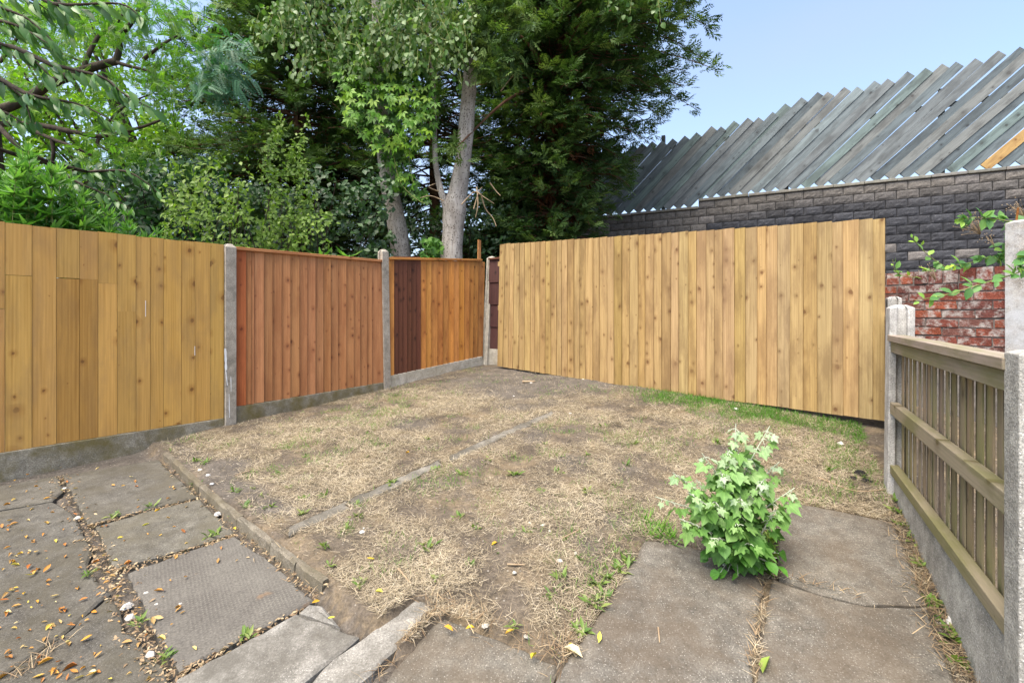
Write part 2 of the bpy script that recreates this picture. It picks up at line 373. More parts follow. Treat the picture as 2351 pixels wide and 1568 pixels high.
slab([(1022,1417),(1051,1430),(1182,1481),(1284,1525),(1262,1585),(1180,1640),(820,1640),(995,1432)], M_slabr, 'grey speckled slab at the bottom centre of the photo', -.02, color=(1.05,1.05,1.03))
slab([(1481,1240),(1560,1248),(1640,1268),(1757,1310),(1744,1407),(1724,1575),(1715,1640),(1255,1640),(1274,1567),(1321,1487),(1383,1403)], M_slabr, 'large speckled slab in front of the leafy poplar shoot', .004)
slab([(1805,1150),(1930,1172),(2053,1199),(2076,1256),(2126,1385),(1985,1385),(1868,1357),(1790,1325),(1784,1256),(1787,1209)], M_slabr, 'speckled slab behind the leafy poplar shoot beside the old fence', .008)
slab([(1772,1330),(1868,1361),(1985,1389),(2128,1390),(2171,1501),(2200,1590),(2215,1640),(1725,1640),(1738,1570),(1755,1420)], M_slabr, 'long speckled slab in the bottom right beside the old fence', .004)
# kerb stones
ko = [(374,1047),(467,1124),(554,1195),(631,1253),(685,1297),(742,1357)]
ki = [(386,1036),(470,1111),(558,1184),(634,1242),(693,1286),(756,1328)]
for i in range(5):
    a0, a1 = Vector(G(*ki[i], .014)), Vector(G(*ki[i+1], .014))
    u = (a1-a0); L = u.length; u.normalize(); nrm = Vector((u.y, -u.x, 0)).normalized()
    if kside((a0+nrm).x, (a0+nrm).y) < kside(a0.x, a0.y): nrm = -nrm
    w = .036; up = Vector((0,0,1)); n = max(3, int(L/.07)); vv, ff = [], []
    for k in range(n+1):
        j = lambda s=.004: random.gauss(0, s); x = L*k/n + (.0015 if k == 0 else -.0015 if k == n else 0)
        for (yy, zz) in ((-.002, .0), (w*.8, .003), (w, -.008), (w+.004, -.17), (-.01, -.17)): vv.append((x, yy+j(.0025), zz+j(.0025)))
    for k in range(n):
        for m in range(5): ff.append((k*5+m, (k+1)*5+m, (k+1)*5+(m+1)%5, k*5+(m+1)%5))
    ff += [(4,3,2,1,0), tuple(n*5+m for m in range(5))]
    M = basis(a0 + Vector((0,0,random.uniform(-.003,.002))), u, nrm, (u.cross(nrm) if u.cross(nrm).z > 0 else -u.cross(nrm)))
    o = obj('kerb_stone', pmesh('kerb_stone', vv, ff, M_kerb), None, M)
    tag(o, ('first kerb stone of the row, touching the fence base','second kerb stone of the row from the fence','middle kerb stone of the row between lawn and slabs','fourth kerb stone of the row from the fence','last kerb stone of the row beside the ribbed slab')[i], 'kerb', 'kerb stones edging the lawn')
# sunken edging across the lawn
for (c0, w0, c1, w1), lb in zip([((662,1216),20,(798,1156),19), ((806,1152),18,(1012,1058),12), ((1032,1050),12,(1268,946),9)],
        ('nearest stone of the sunken grey edging across the lawn', 'middle stone of the sunken grey edging across the lawn', 'farthest stone of the sunken grey edging across the lawn')):
    n = 5; top = [(c0[0]+(c1[0]-c0[0])*k/n, c0[1]+(c1[1]-c0[1])*k/n - (w0+(w1-w0)*k/n)*.5) for k in range(n+1)]
    bot = [(x+3, y + (w0+(w1-w0)*k/n)) for k, (x, y) in enumerate(top)][::-1]
    slab(top+bot, M_slabl, lb, .012, 'sunken edging stones', name='edging_stone', jit=.008, color=(.82,.80,.76))
on_slab = lambda x, y: np.any([inpoly(x, y, p) for p in slab_polys], axis=0)

gx = np.concatenate([-np.geomspace(700, 6.5, 22), np.arange(-6, 6.01, .04), np.geomspace(6.5, 700, 22)])
gy = np.concatenate([-np.geomspace(700, 1, 14), np.arange(.6, 10.01, .04), np.geomspace(10.5, 700, 22)])
XX, YY = np.meshgrid(gx, gy); 
ZZ = lawn(XX, YY) - drop(XX, YY)
near = (np.abs(XX) < 6) & (YY > .5) & (YY < 10)
rel = (vnoise(XX, YY, 3, 1)-.5)*.03 + (vnoise(XX, YY, 11, 2)-.5)*.016
ZZ = ZZ + np.where(near, rel*np.clip((-kside(XX, YY)-.05)/.12, 0, 1), 0)
sub = np.zeros(XX.shape, bool); sub[near] = on_slab(XX[near], YY[near]); ZZ = ZZ - .035*sub
nx_, ny_ = len(gx), len(gy); ii = np.arange(nx_*ny_).reshape(ny_, nx_)
q = np.stack([ii[:-1,:-1], ii[:-1,1:], ii[1:,1:], ii[1:,:-1]], -1).reshape(-1, 4)
gr = obj('ground', nmesh('ground', np.stack([XX, YY, ZZ], -1).reshape(-1, 3), q, M_soil, bare_mask(XX, YY).ravel(), True))
tag(gr, 'worn sloping garden soil between the fences', kind='structure')

# ------------------------------------------------------------------ timber boards, posts
def board(parent, name, org, u, nrm, w, h, t0, t1, mat, color=(1,1,1), lean=0.0, topcut=0.0, w1=None):
    """one board standing on org: u along the fence, nrm towards the garden; a feather edge (t0 thin, t1 thick side)"""
    w1 = w if w1 is None else w1
    z0 = random.uniform(-.003, .003); z1 = h + random.uniform(-.004, .004); b = .002
    v = []
    for z, ww, dx in ((z0, w, 0), (z1, w1, lean*h)):
        tc = topcut if z > h/2 else 0
        v += [(dx, 0, z), (dx, t0, z), (dx+ww-b, t1, z+tc), (dx+ww, t1-b, z+tc), (dx+ww, 0, z+tc)]
    f = [(4,3,2,1,0), (5,6,7,8,9)] + [(i, (i+1)%5, 5+(i+1)%5, 5+i) for i in range(5)]
    o = obj(name, pmesh(name, v, f, mat), parent, basis(org, u, nrm, UP), color)
    return o
def bar(parent, name, org, ax, ay, az, sx, sy, sz, mat, color=(1,1,1), bev=.004):
    """a beam: length sx along ax, sy along ay, sz along az, from org; timber grain runs along its length"""
    v = [(c[2]*0+c[0], c[1], c[2]) for c in box_v(0, sz, 0, sy, 0, sx)]     # local Z is the length
    o = obj(name, pmesh(name, v, BOXF, mat), parent, basis(org, az, ay, ax) , color)
    if Matrix((az, ay, ax)).determinant() < 0: o.data.flip_normals()
    return bevel(o, bev) if bev else o
def tint(s=.08, h=.04):
    k = random.gauss(1, s); return (k*random.gauss(1, h*.4), k, k*random.gauss(1, h))
def hpost(name, base, u, nrm, h, mat, label, size=.1, lean=None, tip=.035, group='concrete fence posts', slot=.022, sw=.05):
    s = size/2; g = sw/2
    sec = [(-s,-s),(s,-s),(s,-g),(s-slot,-g),(s-slot,g),(s,g),(s,s),(-s,s),(-s,g),(-s+slot,g),(-s+slot,-g),(-s,-g)]
    n = 12; k = .45
    v = [(x,y,-.35) for x,y in sec] + [(x,y,h-tip) for x,y in sec] + [(x*k,y*k,h) for x,y in sec]
    f = [tuple(range(n,))[::-1], tuple(range(2*n, 3*n))]
    for r in (0, n): f += [(r+i, r+(i+1)%n, r+n+(i+1)%n, r+n+i) for i in range(n)]
    z = (UP + (lean or Vector())).normalized(); uu = (u - z*u.dot(z)).normalized()
    o = obj(name, pmesh(name, v, f, mat), None, basis(base, uu, z.cross(uu), z))
    return bevel(tag(o, label, 'post', group), .005)

# ------------------------------------------------------------------ left fence line
P1, P2, P3 = Vector((-2.91,4.79,0)), Vector((-1.73,6.37,0)), Vector((-.47,7.9,0))
u12, u23 = (P2-P1).normalized(), (P3-P2).normalized()
u01 = Vector((.638,.77,0)).normalized(); P0 = P1 - u01*1.95
nrm_of = lambda u: Vector((u.y, -u.x, 0))
def gz(p, dz=0): return Vector((p.x, p.y, float(lawn(p.x, p.y)) + dz))
post1 = hpost('fence_post', gz(P1), u12, nrm_of(u12), CZ+.705-gz(P1).z, M_conc, 'concrete post with white paint drips between the yellow and reddish panels', .105)
hpost('fence_post', gz(P2), u12, nrm_of(u12), CZ+.86-gz(P2).z, M_conc, 'concrete post with pointed top between the reddish and two-tone panels', .105, lean=-u12*.02)
hpost('fence_post', gz(P3)+nrm_of(u23)*.05, u23, nrm_of(u23), CZ+.965-gz(P3).z, M_gravc, 'leaning concrete post at the far corner beside the dark brown panel', .125, lean=u23*.075)
n12 = nrm_of(u12)
for (x0, y0, x1, y1, w) in ((511,800,513,850,.02),(512,850,516,885,.008),(520,905,521,960,.006),(524,865,525,900,.005)):
    Y = 4.72; a, b = P(x0, y0, Y), P(x1, y1, Y)
    a = P1 + n12*.0545 + u12*((x0-525)*Y/F*.9) + UP*a.z; b = P1 + n12*.0545 + u12*((x1-525)*Y/F*.9) + UP*b.z
    v = []
    for k in range(7):
        p = a.lerp(b, k/6); ww = w*random.uniform(.45, 1.1)*(1-.5*abs(k/3-1))
        v += [p-u12*ww, p+u12*ww]
    o = obj('paint_drip', pmesh('paint_drip', [Vector(q)-WT[post1].translation for q in v], [(2*i,2*i+1,2*i+3,2*i+2) for i in range(6)], M_paint), None, Matrix.Translation(WT[post1].translation))
    WT[o] = o.matrix_basis.copy(); o.parent = post1; o.matrix_basis = WT[post1].inverted() @ WT[o]

# yellow panel (flat boards, several spliced from two lengths)
n01 = nrm_of(u01)
A = P1 - u01*.05
zt, zb = CZ+.69, CZ-1.066
fy = thing('timber_fence', (P1-u01*1)+UP*zb, 'golden yellow fence panel of wide flat boards at the left edge', 'fence', 'fence panels')
edges = [-900,12,74,130,183,225,269,312,345,375,416,447,482,510]
splice = {1:634, 3:640, 4:642, 5:651, 6:716}
ts = [max(-1.9, on_line(e, A, u01)) if e > -500 else -1.75 for e in edges]; ts[-1] = 0.0
ts = [-1.88] + ts
splice = {k+1: v for k, v in splice.items()}; splice[1] = 708
for i in range(len(ts)-1):
    w = ts[i+1]-ts[i]
    if w <= .01: continue
    o0 = A + u01*ts[i] + n01*random.uniform(-.001,.002); tn = tint(.06, .06)
    pxm = A + u01*(ts[i]+w/2)
    if i in splice:
        zs = CZ + (HY-splice[i])/F*pxm.y
        t2 = tint(.09, .06)
        if i in (4, 5): t2 = (.80,.74,.66)
        board(fy, 'board', o0+UP*zb, u01, n01, w-.0015, zs-zb, .016, .018, M_yel, t2)
        board(fy, 'board', o0+UP*(zs+.0035), u01, n01, w-.0015, zt-zs, .0165, .0185, M_yel, tn)
    else: board(fy, 'board', o0+UP*zb, u01, n01, w-.0015, zt-zb, .016, .018, M_yel, tn)
for z in (zb+.25, (zb+zt)/2, zt-.2): bar(fy, 'rail', A-u01*1.86-n01*.042+UP*z, u01, n01, UP, 1.86, .038, .07, M_yel)
for x, y0, y1 in ((334,690,727),(447,795,816)):
    t = on_line(x, A+n01*.019, u01); p = A+n01*.0205+u01*t; Y = p.y
    za, zc = CZ+(HY-y0)/F*Y, CZ+(HY-y1)/F*Y
    bar(fy, 'paint_scratch', p+UP*zc, UP, n01, u01, za-zc, .001, .004, M_paint, bev=0)
gb = obj('gravel_board', pmesh('gravel_board', box_v(-1.9,0,-.02,.03,-.45,0), BOXF, M_grav), None, basis(A+UP*(zb-.004), u01, n01, UP))
bevel(tag(gb, 'mossy concrete gravel board under the yellow fence panel', 'gravel board', 'concrete gravel boards'), .006)

def lap_panel(A, B, zb, zt, pxs, mats, label, cap=True, gmat=M_grav, glabel='', leans={}, slope=0.0):
    u = (B-A).normalized(); n = nrm_of(u); L = (B-A).length
    t = thing('timber_fence', (A+B)/2+UP*zb, label, 'fence', 'fence panels')
    ts = [on_line(x, A, u) for x in pxs]; ts[0] = 0; ts[-1] = L
    for i in range(len(ts)-1):
        w = ts[i+1]-ts[i]; mm, cc = mats(i)
        z0 = zb + slope*ts[i]; z1 = zt + slope*ts[i]
        board(t, 'board', A+u*ts[i]+UP*(z0+.002)-n*.004, u, n, w+.014, z1-z0-(.035 if cap else 0), .005, .029, mm, cc, leans.get(i, 0))
    us = (u+UP*slope).normalized(); uz = us.cross(n); uz = uz if uz.z > 0 else -uz
    if cap: bar(t, 'top_rail', A-n*.022+UP*(zt-.034), us, n, uz, L-.01, .068, .032, mats(-1)[0], mats(-1)[1])
    for z in (zb+.12, (zb+zt)/2, zt-.2): bar(t, 'rail', A-n*.04+UP*z, us, n, uz, L, .034, .05, mats(-1)[0], mats(-1)[1])
    v = box_v(0, L, -.022, .028, -.40, 0)
    g = obj('gravel_board', pmesh('gravel_board', v, BOXF, gmat), None, basis(A+UP*(zb-.003), us, n, uz))
    bevel(tag(g, glabel, 'gravel board', 'concrete gravel boards'), .006)
    return t
A, B = P1+u12*.053, P2-u12*.053
px2 = [540,560,572,578,601,621,642,662,683,701,720,738,755.5,772,791,808,822.6,838.8,850,868]
def m2(i):
    if i == -1: return M_red, (1,.98,.95)
    if i == 0: return M_red, (.95,.62,.5)
    return M_red, tint(.07, .04)
zb2 = CZ + (HY-933)/F*4.85; zt2 = CZ + (HY-568)/F*4.87
slp2 = ((CZ+(HY-878)/F*6.3) - zb2)/(B-A).length
lap_panel(A, B, zb2, zt2, px2, m2, 'reddish brown feather-edge fence panel between two concrete posts', glabel='stained concrete gravel board under the reddish fence panel', slope=slp2)
A, B = P2+u23*.053, P3-u23*.075
z3 = [140,205,245,295,345,390,440,492,545,605,670,728,788,845,900,955,1008,1050,1095,1130]
px3 = [857.1+z/4.658 for z in z3]
def m3(i):
    if 1 <= i <= 6: return M_drk, tint(.08)
    return M_org, ((1,1,1) if i == -1 else tint(.1, .1))
zb3 = CZ + (HY-862)/F*6.42; zt3 = CZ + (HY-591)/F*6.42
slp3 = ((CZ+(HY-817)/F*7.85) - zb3)/(B-A).length
tp = lap_panel(A, B, zb3, zt3, px3, m3, 'orange fence panel with a dark brown stained strip', gmat=M_gravc, glabel='clean pale concrete gravel board under the two-tone fence panel', slope=slp3, leans={15:.01, 16:.018, 17:.026, 18:.032})
tag(tp)
# dark strip of the capping
us3 = (u23+UP*slp3).normalized()
dk = bar(tp, 'stained_rail', A+u23*on_line(px3[1], A, u23)-n12*0-nrm_of(u23)*.0235+UP*(zt3-.0355+slp3*.2), us3, nrm_of(u23), -us3.cross(nrm_of(u23)), on_line(px3[7], A, u23)-on_line(px3[1], A, u23), .065, .0355, M_drk)
# lath sticking up beside the leaning post
st = thing('timber_lath', gz(P3-u23*.14-nrm_of(u23)*.08), 'thin wooden lath sticking up beside the leaning concrete post', 'lath')
bar(st, 'lath', gz(P3-u23*.12-nrm_of(u23)*.07), (UP+u23*.05).normalized(), nrm_of(u23), u23, CZ+(HY-549)/F*7.9-gz(P3).z, .02, .07, M_org, (.85,.9,1.2))

# ------------------------------------------------------------------ back fence
BL, BR = Vector((-.225, 7.3, 0)), Vector((3.31, 4.15, 0))
ub = (BR-BL).normalized(); nb = -nrm_of(ub); nb = nb if nb.y < 0 else -nb; Lb = (BR-BL).length
bzb = lambda t: CZ - .832 + (-.126)*(t/Lb) - .02*math.sin(math.pi*t/Lb)
bzt = lambda t: CZ + 1.065 + (.838-1.065)*(t/Lb)
bf = thing('timber_fence', BL.lerp(BR, .5)+UP*bzb(Lb/2), 'tall new pale timber fence of many vertical boards across the back', 'fence', 'fence panels')
ws = []
while sum(ws) < Lb: ws.append(random.choice((.088,.095,.1,.105,.112,.118)))
ws = [w*Lb/sum(ws) for w in ws]; t = 0
if nb.cross(UP).dot(ub) > 0: pass
for i, w in enumerate(ws):
    tn = tint(.055, .07)
    if random.random() < .15: tn = tuple(c*k for c, k in zip(tn, (.88,.85,.82)))
    h = bzt(t+w/2)-bzb(t+w/2) + random.uniform(-.002,.002)
    flip = random.random() < .25
    o = board(bf, 'board', BL+ub*t+UP*bzb(t+w/2), ub, nb, w+.010, h, .006+random.uniform(0,.003), .021+random.uniform(-.002,.004), M_new, tn, lean=(.03*(1-i/5) if i < 5 else random.gauss(0,.0012)))
    if ub.cross(nb).z < 0: pass
    t += w
for fr in (.14, .5, .86):
    za = bzb(0)+(bzt(0)-bzb(0))*fr; zc = bzb(Lb)+(bzt(Lb)-bzb(Lb))*fr
    dirr = (ub*Lb+UP*(zc-za)).normalized()
    bar(bf, 'rail', BL-nb*.046+UP*za, dirr, nb, dirr.cross(nb), Lb, .042, .075, M_new)
# the dark panel seen in the gap behind it
u4 = Vector((.80,-.60,0)); A4 = P3+u4*.09+Vector((.60,.80,0))*.03; n4 = Vector((-.60,-.80,0))
dp = thing('timber_fence', gz(A4+u4*.6), 'dark plum brown panel in the gap behind the leaning post', 'fence', 'fence panels')
zd0, zd1 = CZ+(HY-800)/F*7.85, CZ+(HY-597)/F*7.85
for k in range(4):
    hh = (zd1-zd0)/4
    vv = [(0,0,-.008),(0,.022,-.008),(0,.006,hh),(0,0,hh)]; vv += [(.95,y,z) for _,y,z in vv]
    obj('board', pmesh('board', vv, [(0,1,2,3),(7,6,5,4),(0,4,5,1),(1,5,6,2),(2,6,7,3),(3,7,4,0)], M_plm), dp, basis(A4+UP*(zd0+k*hh), u4, n4, UP), tint(.08))
bar(dp, 'top_rail', A4-n4*.02+UP*zd1, u4, n4, UP, .95, .06, .03, M_drk)
g = obj('gravel_board', pmesh('gravel_board', box_v(0,.95,-.02,.03,-.45,0), BOXF, M_gravc), None, basis(A4+UP*(zd0-.004), u4, n4, UP))
bevel(tag(g, 'short pale gravel board under the dark plum panel in the corner', 'gravel board', 'concrete gravel boards'), .006)

# ------------------------------------------------------------------ right fence
RP1, RP2 = Vector((2.65,3.2,0)), Vector((3.52,4.3,0))
ur = Vector((.4945,.869,0)).normalized(); RP0 = RP1 - ur*1.965
nr = Vector((-ur.y, ur.x, 0))
hpost('fence_post', gz(RP1), ur, nr, CZ+.053-gz(RP1).z, M_white, 'white concrete slotted post at the far end of the old fence', .135, tip=.02, slot=.03, sw=.055, lean=Vector((.012,0,0)))
hpost('fence_post', gz(RP2), ur, nr, CZ+.15-gz(RP2).z, M_white, 'white concrete post half hidden behind the end of the back fence', .105, tip=.02, slot=.03, sw=.05)
hpost('fence_post', gz(RP0), ur, nr, CZ-.12-gz(RP0).z, M_peb, 'rough pebbly concrete post cut by the right edge of the photo', .115, tip=.012, slot=.03, sw=.055)
def old_panel(A, B, zg, ztop, rails, label, glabel, nboard, gaps):
    u = (B-A).normalized(); n = Vector((-u.y, u.x, 0)); L = (B-A).length
    t = thing('timber_fence', (A+B)/2+UP*zg, label, 'fence', 'fence panels')
    w = L/nboard
    for i in range(nboard):
        o0 = A+u*(w*i)-n*.002+UP*zg
        k = random.choice((.8,.9,1,1.1,1.2)); c = (k*random.gauss(1,.03), k, k*random.gauss(1,.06))
        ww = w+.022 if i not in gaps else w-.004
        zz = ztop-zg-.05
        v = []; b = random.uniform(-.004,.004)
        thin, thick = -.006, -.024
        ln = random.gauss(0,.004)
        v = [(0,0,0),(ww,-.014,0),(ww,-.03,0),(0,-.006,0)]
        v = [(x,y+b,z) for x,y,z in v] + [(x+ln*zz,y+b,zz) for x,y,z in v]
        f = [(3,2,1,0),(4,5,6,7)]+[(j,(j+1)%4,4+(j+1)%4,4+j) for j in range(4)]
        m = basis(o0, u, n, UP); me = pmesh('board', v, f, M_old)
        obj('board', me, t, m, c)
    for (z0, hh, th) in rails: bar(t, 'rail', A-u*0+n*.004+UP*z0, u, n, UP, L, th, hh, M_rail, tint(.05))
    bar(t, 'top_rail', A-n*.035+UP*(ztop-.045), u, n, UP, L, .10, .042, M_rail, (1.25,1.2,1.35))
    g = obj('gravel_board', pmesh('gravel_board', box_v(0, L, -.022, .034, -.55, 0), BOXF, M_peb), None, basis(A+UP*(zg-.006), u, n, UP))
    bevel(tag(g, glabel, 'gravel board', 'concrete gravel boards'), .008)
old_panel(RP0+ur*.045, RP1-ur*.045, CZ-1.095, CZ-.148, [(CZ-.268,.072,.045),(CZ-.685,.078,.05),(CZ-1.092,.06,.05)],
    'old weathered low fence panel with mossy rails on the right', 'rough pebbly gravel board under the old low fence', 18, {2, 8, 12, 13})
ur2 = (RP2-RP1).normalized()
old_panel(RP1+ur2*.07, RP2-ur2*.06, CZ-.98, CZ-.02, [(CZ-.13,.07,.045),(CZ-.50,.07,.045),(CZ-.97,.06,.045)],
    'narrow sliver of old fence panel between the two white posts', 'gravel board of the fence sliver between the two white posts', 13, {3})

# ------------------------------------------------------------------ brick wall and tall post on the right
WL, WR = Vector((3.886,4.84,0)), Vector((4.246,4.04,0))
uw = (WR-WL).normalized(); nw = Vector((uw.y, -uw.x, 0)); nw = nw if nw.x < 0 else -nw
bw = thing('brick_wall', gz(WL+uw*.4), 'crumbling old red brick wall with white efflorescence on the right', 'wall')
bz = CZ+.405; ch, bl = .0825, .245
core = obj('mortar_core', pmesh('mortar_core', box_v(-.6,1.25,-.22,-.012,-1.6,-.05), BOXF, M_mort), bw, basis(WL+UP*bz, uw, nw, UP))
def brick_mesh(L, H, seed):
    r = random.Random(seed); v = [(x + r.gauss(0,.003), y + r.gauss(0,.003), z + r.gauss(0,.002)) for x,y,z in box_v(0, L, -.10, 0, 0, H)]
    return pmesh('brick', v, BOXF, M_brick)
bms = [brick_mesh(bl-.012, ch-.012, s) for s in range(6)]; hms = [brick_mesh(.105, .118, s+20) for s in range(5)]
flipw = uw.cross(nw).z < 0
def put_brick(me, t, z):
    c = random.choice(((.22,.065,.042),(.19,.058,.042),(.28,.08,.045),(.14,.052,.043),(.17,.075,.06)))
    o = obj('brick', me, bw, basis(WL+uw*t+UP*z+nw*random.uniform(-.006,.004), uw, nw, UP) @ Matrix.Rotation(random.gauss(0,.012), 4, 'Y'), c); 
    return o
t = -.35
while t < 1.2: put_brick(random.choice(hms), t, bz-.118+random.uniform(-.008,.003)); t += .118
for r_ in range(9):
    t = -.40 - (r_ % 2)*bl/2 + random.uniform(-.01,.01)
    while t < 1.2:
        if t > -.45: put_brick(random.choice(bms), t, bz-.122-(r_+1)*ch)
        t += bl
tpz = CZ+(HY-506)/F*3.95
tpb = Vector(((2345-CX)/F*3.95, 3.95, 0))
tpost = hpost('concrete_post', gz(tpb), uw, nw, tpz-gz(tpb).z, M_lich, 'tall lichen-spotted concrete post with rusty rods in front of the brick wall', .15, tip=.02, slot=.02, sw=.05, group=None)
for dx in (-.03, .025):
    v, f = [], []
    for z in (0, .05, .12): 
        for k in range(6): v.append((dx+.008*math.cos(k*math.pi/3)+z*.1, .008*math.sin(k*math.pi/3), z))
    for r_ in range(2): f += [(r_*6+k, r_*6+(k+1)%6, r_*6+6+(k+1)%6, r_*6+6+k) for k in range(6)]
    f.append(tuple(range(12,18)))
    me = pmesh('steel_rod', v, f, M_rust); M = WT[tpost] @ Matrix.Translation((0,0,tpz-gz(tpb).z-.01))
    o = obj('steel_rod', me, tpost, M)

# ------------------------------------------------------------------ block wall with the slanted board screen
B1 = Vector((5.0,12.5,0)); ubw = Vector((5.57,-2.87,0)).normalized(); nbw = Vector((ubw.y, -ubw.x, 0)); nbw = nbw if nbw.y < 0 else -nbw
zc = CZ+3.05
bk = thing('block_wall', B1+ubw*2+UP*.5, 'dark split-face concrete block wall behind the pale fence', 'wall')
S0, S1 = -9.0, 9.0
obj('mortar_core', pmesh('mortar_core', box_v(0,S1,-.2,-.035,-4.6,-.07), BOXF, M_dmort), bk, basis(B1+UP*zc, ubw, nbw, UP))
obj('mortar_core', pmesh('mortar_core', box_v(S0,0,-.2,-.035,-4.6,-.27), BOXF, M_dmort), bk, basis(B1+UP*zc, ubw, nbw, UP))
def block_mesh(seed):
    r = np.random.default_rng(seed); nx, nzz = 6, 4; Lx, H = .386, .187
    v = []
    for j in range(nzz+1):
        for i in range(nx+1):
            e = (i in (0,nx)) or (j in (0,nzz))
            v.append((Lx*i/nx, (-.012 if e else r.uniform(-.002,.011)), H*j/nzz))
    n = len(v); f = [(j*(nx+1)+i, j*(nx+1)+i+1, (j+1)*(nx+1)+i+1, (j+1)*(nx+1)+i) for j in range(nzz) for i in range(nx)]
    v += [(0,-.1,0),(Lx,-.1,0),(Lx,-.1,H),(0,-.1,H)]
    c = [0, nx, (nzz+1)*(nx+1)-1, nzz*(nx+1)]
    for k in range(4): f.append((c[k], n+k, n+(k+1)%4, c[(k+1)%4]))
    return pmesh('block', v, f, M_block, False)
blk = [block_mesh(s) for s in range(8)]
def proj(p): return CX+F*p.x/p.y, HY-F*(p.z-CZ)/p.y
nblk = 0
for r_ in range(0, 16):
    s = -6.4 + (.2 if r_ % 2 else 0)
    while s < 7.6:
        top = zc-.07 if s > -.05 else zc-.27
        z = zc-.07-.2*(r_+1)
        ok = z+.2 <= top+.001
        c = B1+ubw*(s+.2)+UP*(z+.1); x, y = proj(c)
        fence = 557-.0617*(x-1143)
        vis = (1150 < x < 2420) and ((x < 2036 and y < fence+22) or (x >= 2036-20 and y < 640))
        if ok and vis:
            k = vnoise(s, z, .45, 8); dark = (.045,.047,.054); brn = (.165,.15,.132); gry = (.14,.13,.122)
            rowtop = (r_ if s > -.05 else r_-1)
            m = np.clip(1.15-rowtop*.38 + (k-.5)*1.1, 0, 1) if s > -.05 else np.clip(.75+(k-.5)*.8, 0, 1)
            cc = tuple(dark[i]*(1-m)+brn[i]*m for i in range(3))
            if random.random() < .08: cc = gry
            g_ = random.gauss(1,.13); cc = tuple(max(.02, a*g_) for a in cc)
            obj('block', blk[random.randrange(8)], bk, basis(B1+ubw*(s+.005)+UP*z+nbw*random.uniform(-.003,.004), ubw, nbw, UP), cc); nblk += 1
        s += .4
print('blocks', nblk)
for a, b, z in ((0.0, S1, zc), (S0, .03, zc-.2)):
    s = a
    while s < b-.05:
        L = min(.6, b-s)
        if -6.5 < s < 8: bevel(obj('coping_stone', pmesh('coping_stone', box_v(.003,L-.003,-.24,.035,-.068,0), BOXF, M_cope), bk, basis(B1+ubw*s+UP*(z+random.uniform(-.004,.002)), ubw, nbw, UP), tint(.1)), .012)
        s += .6
sc = thing('board_screen', B1+ubw*1+UP*(zc+.02), 'screen of slanted grey boards with a sawtooth top above the block wall', 'screen')
ang = R(44.5); ca, sa = math.cos(ang), math.sin(ang); bd = ubw*ca+UP*sa; bp = ubw*sa-UP*ca   # along, across (down-right)
s = -5.6; i = 0
while s < 8.2:
    wd = .190 + random.uniform(-.004,.003); zz = zc+.115 if s > -.15 else zc-.085
    topz = 1.95+.075*(s+2.2)+random.uniform(-.05,.05)
    L = topz/sa + random.uniform(-.04,.04)
    yellow = abs(s-5.62) < .137
    greyc = random.choice(((1,1,1),(.82,.84,.85),(1.1,.98,.90),(.92,1.02,.93),(.9,1.04,1.12),(1.2,1.22,1.2),(.66,.68,.70),(1.0,.94,.92)))
    m = M_scr
    if yellow: m, greyc = M_new, (1.15,1.1,1.0)
    org = B1+ubw*s+UP*zz-nbw*.12 + nbw*(.02 if i % 2 else 0)
    tw = random.gauss(0,.005)
    o = obj('board', pmesh('board', box_v(0, wd, -.019, .019, 0, L), BOXF, m), sc, basis(org, bp, nbw, bd) @ Matrix.Rotation(tw, 4, 'Y'), greyc)
    if Matrix((bp, nbw, bd)).determinant() < 0: o.data.flip_normals()
    bevel(o, .003, 1)
    s += .273 + random.uniform(-.005,.008); i += 1
for zz in (.35, 1.7): bar(sc, 'rail', B1+ubw*-5+UP*(zc+zz-.2)-nbw*.22, ubw, nbw, UP, 12.6, .05, .1, M_scr, (.6,.6,.6))
for s in (-4,-1,2,5,8): bar(sc, 'support_post', B1+ubw*s+UP*(zc-.15)-nbw*.34, UP, nbw, ubw, 2.1, .1, .1, M_scr, (.6,.6,.6))
#PLANTS
# ------------------------------------------------------------------ foliage helpers
def oval(n_=2, wid=.5, fold=.12, droop=.15):
    xs = np.linspace(0, 1, n_+2); wprof = np.sin(np.pi*np.clip(xs*.93+.06, 0, 1))**.8*wid/2; wprof[0] = .01; wprof[-1] = .004
    v = []
    for x, w in zip(xs, wprof): v += [(x, -w, fold*w*2-droop*x*x), (x, 0, -droop*x*x), (x, w, fold*w*2-droop*x*x)]
    f = []
    for i in range(len(xs)-1): f += [(3*i, 3*i+3, 3*i+4, 3*i+1), (3*i+1, 3*i+4, 3*i+5, 3*i+2)]
    return np.array(v, float), np.array(f)
def diamond(wid=.45, droop=.12):
    return np.array([(0,0,0),(.45,-wid/2,.03-droop*.2),(1,0,-droop),(.45,wid/2,.03-droop*.2)], float), np.array([(0,1,2,3)])
def blade(wid=.05, bend=.25):
    return np.array([(0,-wid/2,0),(0,wid/2,0),(.55,wid*.4,bend*.35),(.55,-wid*.4,bend*.35),(1,wid*.08,bend*0.3),(1,-wid*.08,bend*.3)], float), np.array([(0,3,2,1),(3,5,4,2)])
def merge(parts):
    V, Q, o = [], [], 0
    for v, q in parts: V.append(v); Q.append(q+o); o += len(v)
    return np.vstack(V), np.vstack(Q)
def xf(t, pos=(0,0,0), yaw=0., sc=1., pitch=0.):
    v, q = t; c, s = math.cos(yaw), math.sin(yaw); cp, sp = math.cos(pitch), math.sin(pitch)
    w = v*sc; w = np.stack([w[:,0]*cp - w[:,2]*sp, w[:,1], w[:,0]*sp + w[:,2]*cp], -1)
    return np.stack([w[:,0]*c - w[:,1]*s, w[:,0]*s + w[:,1]*c, w[:,2]], -1) + np.array(pos), q
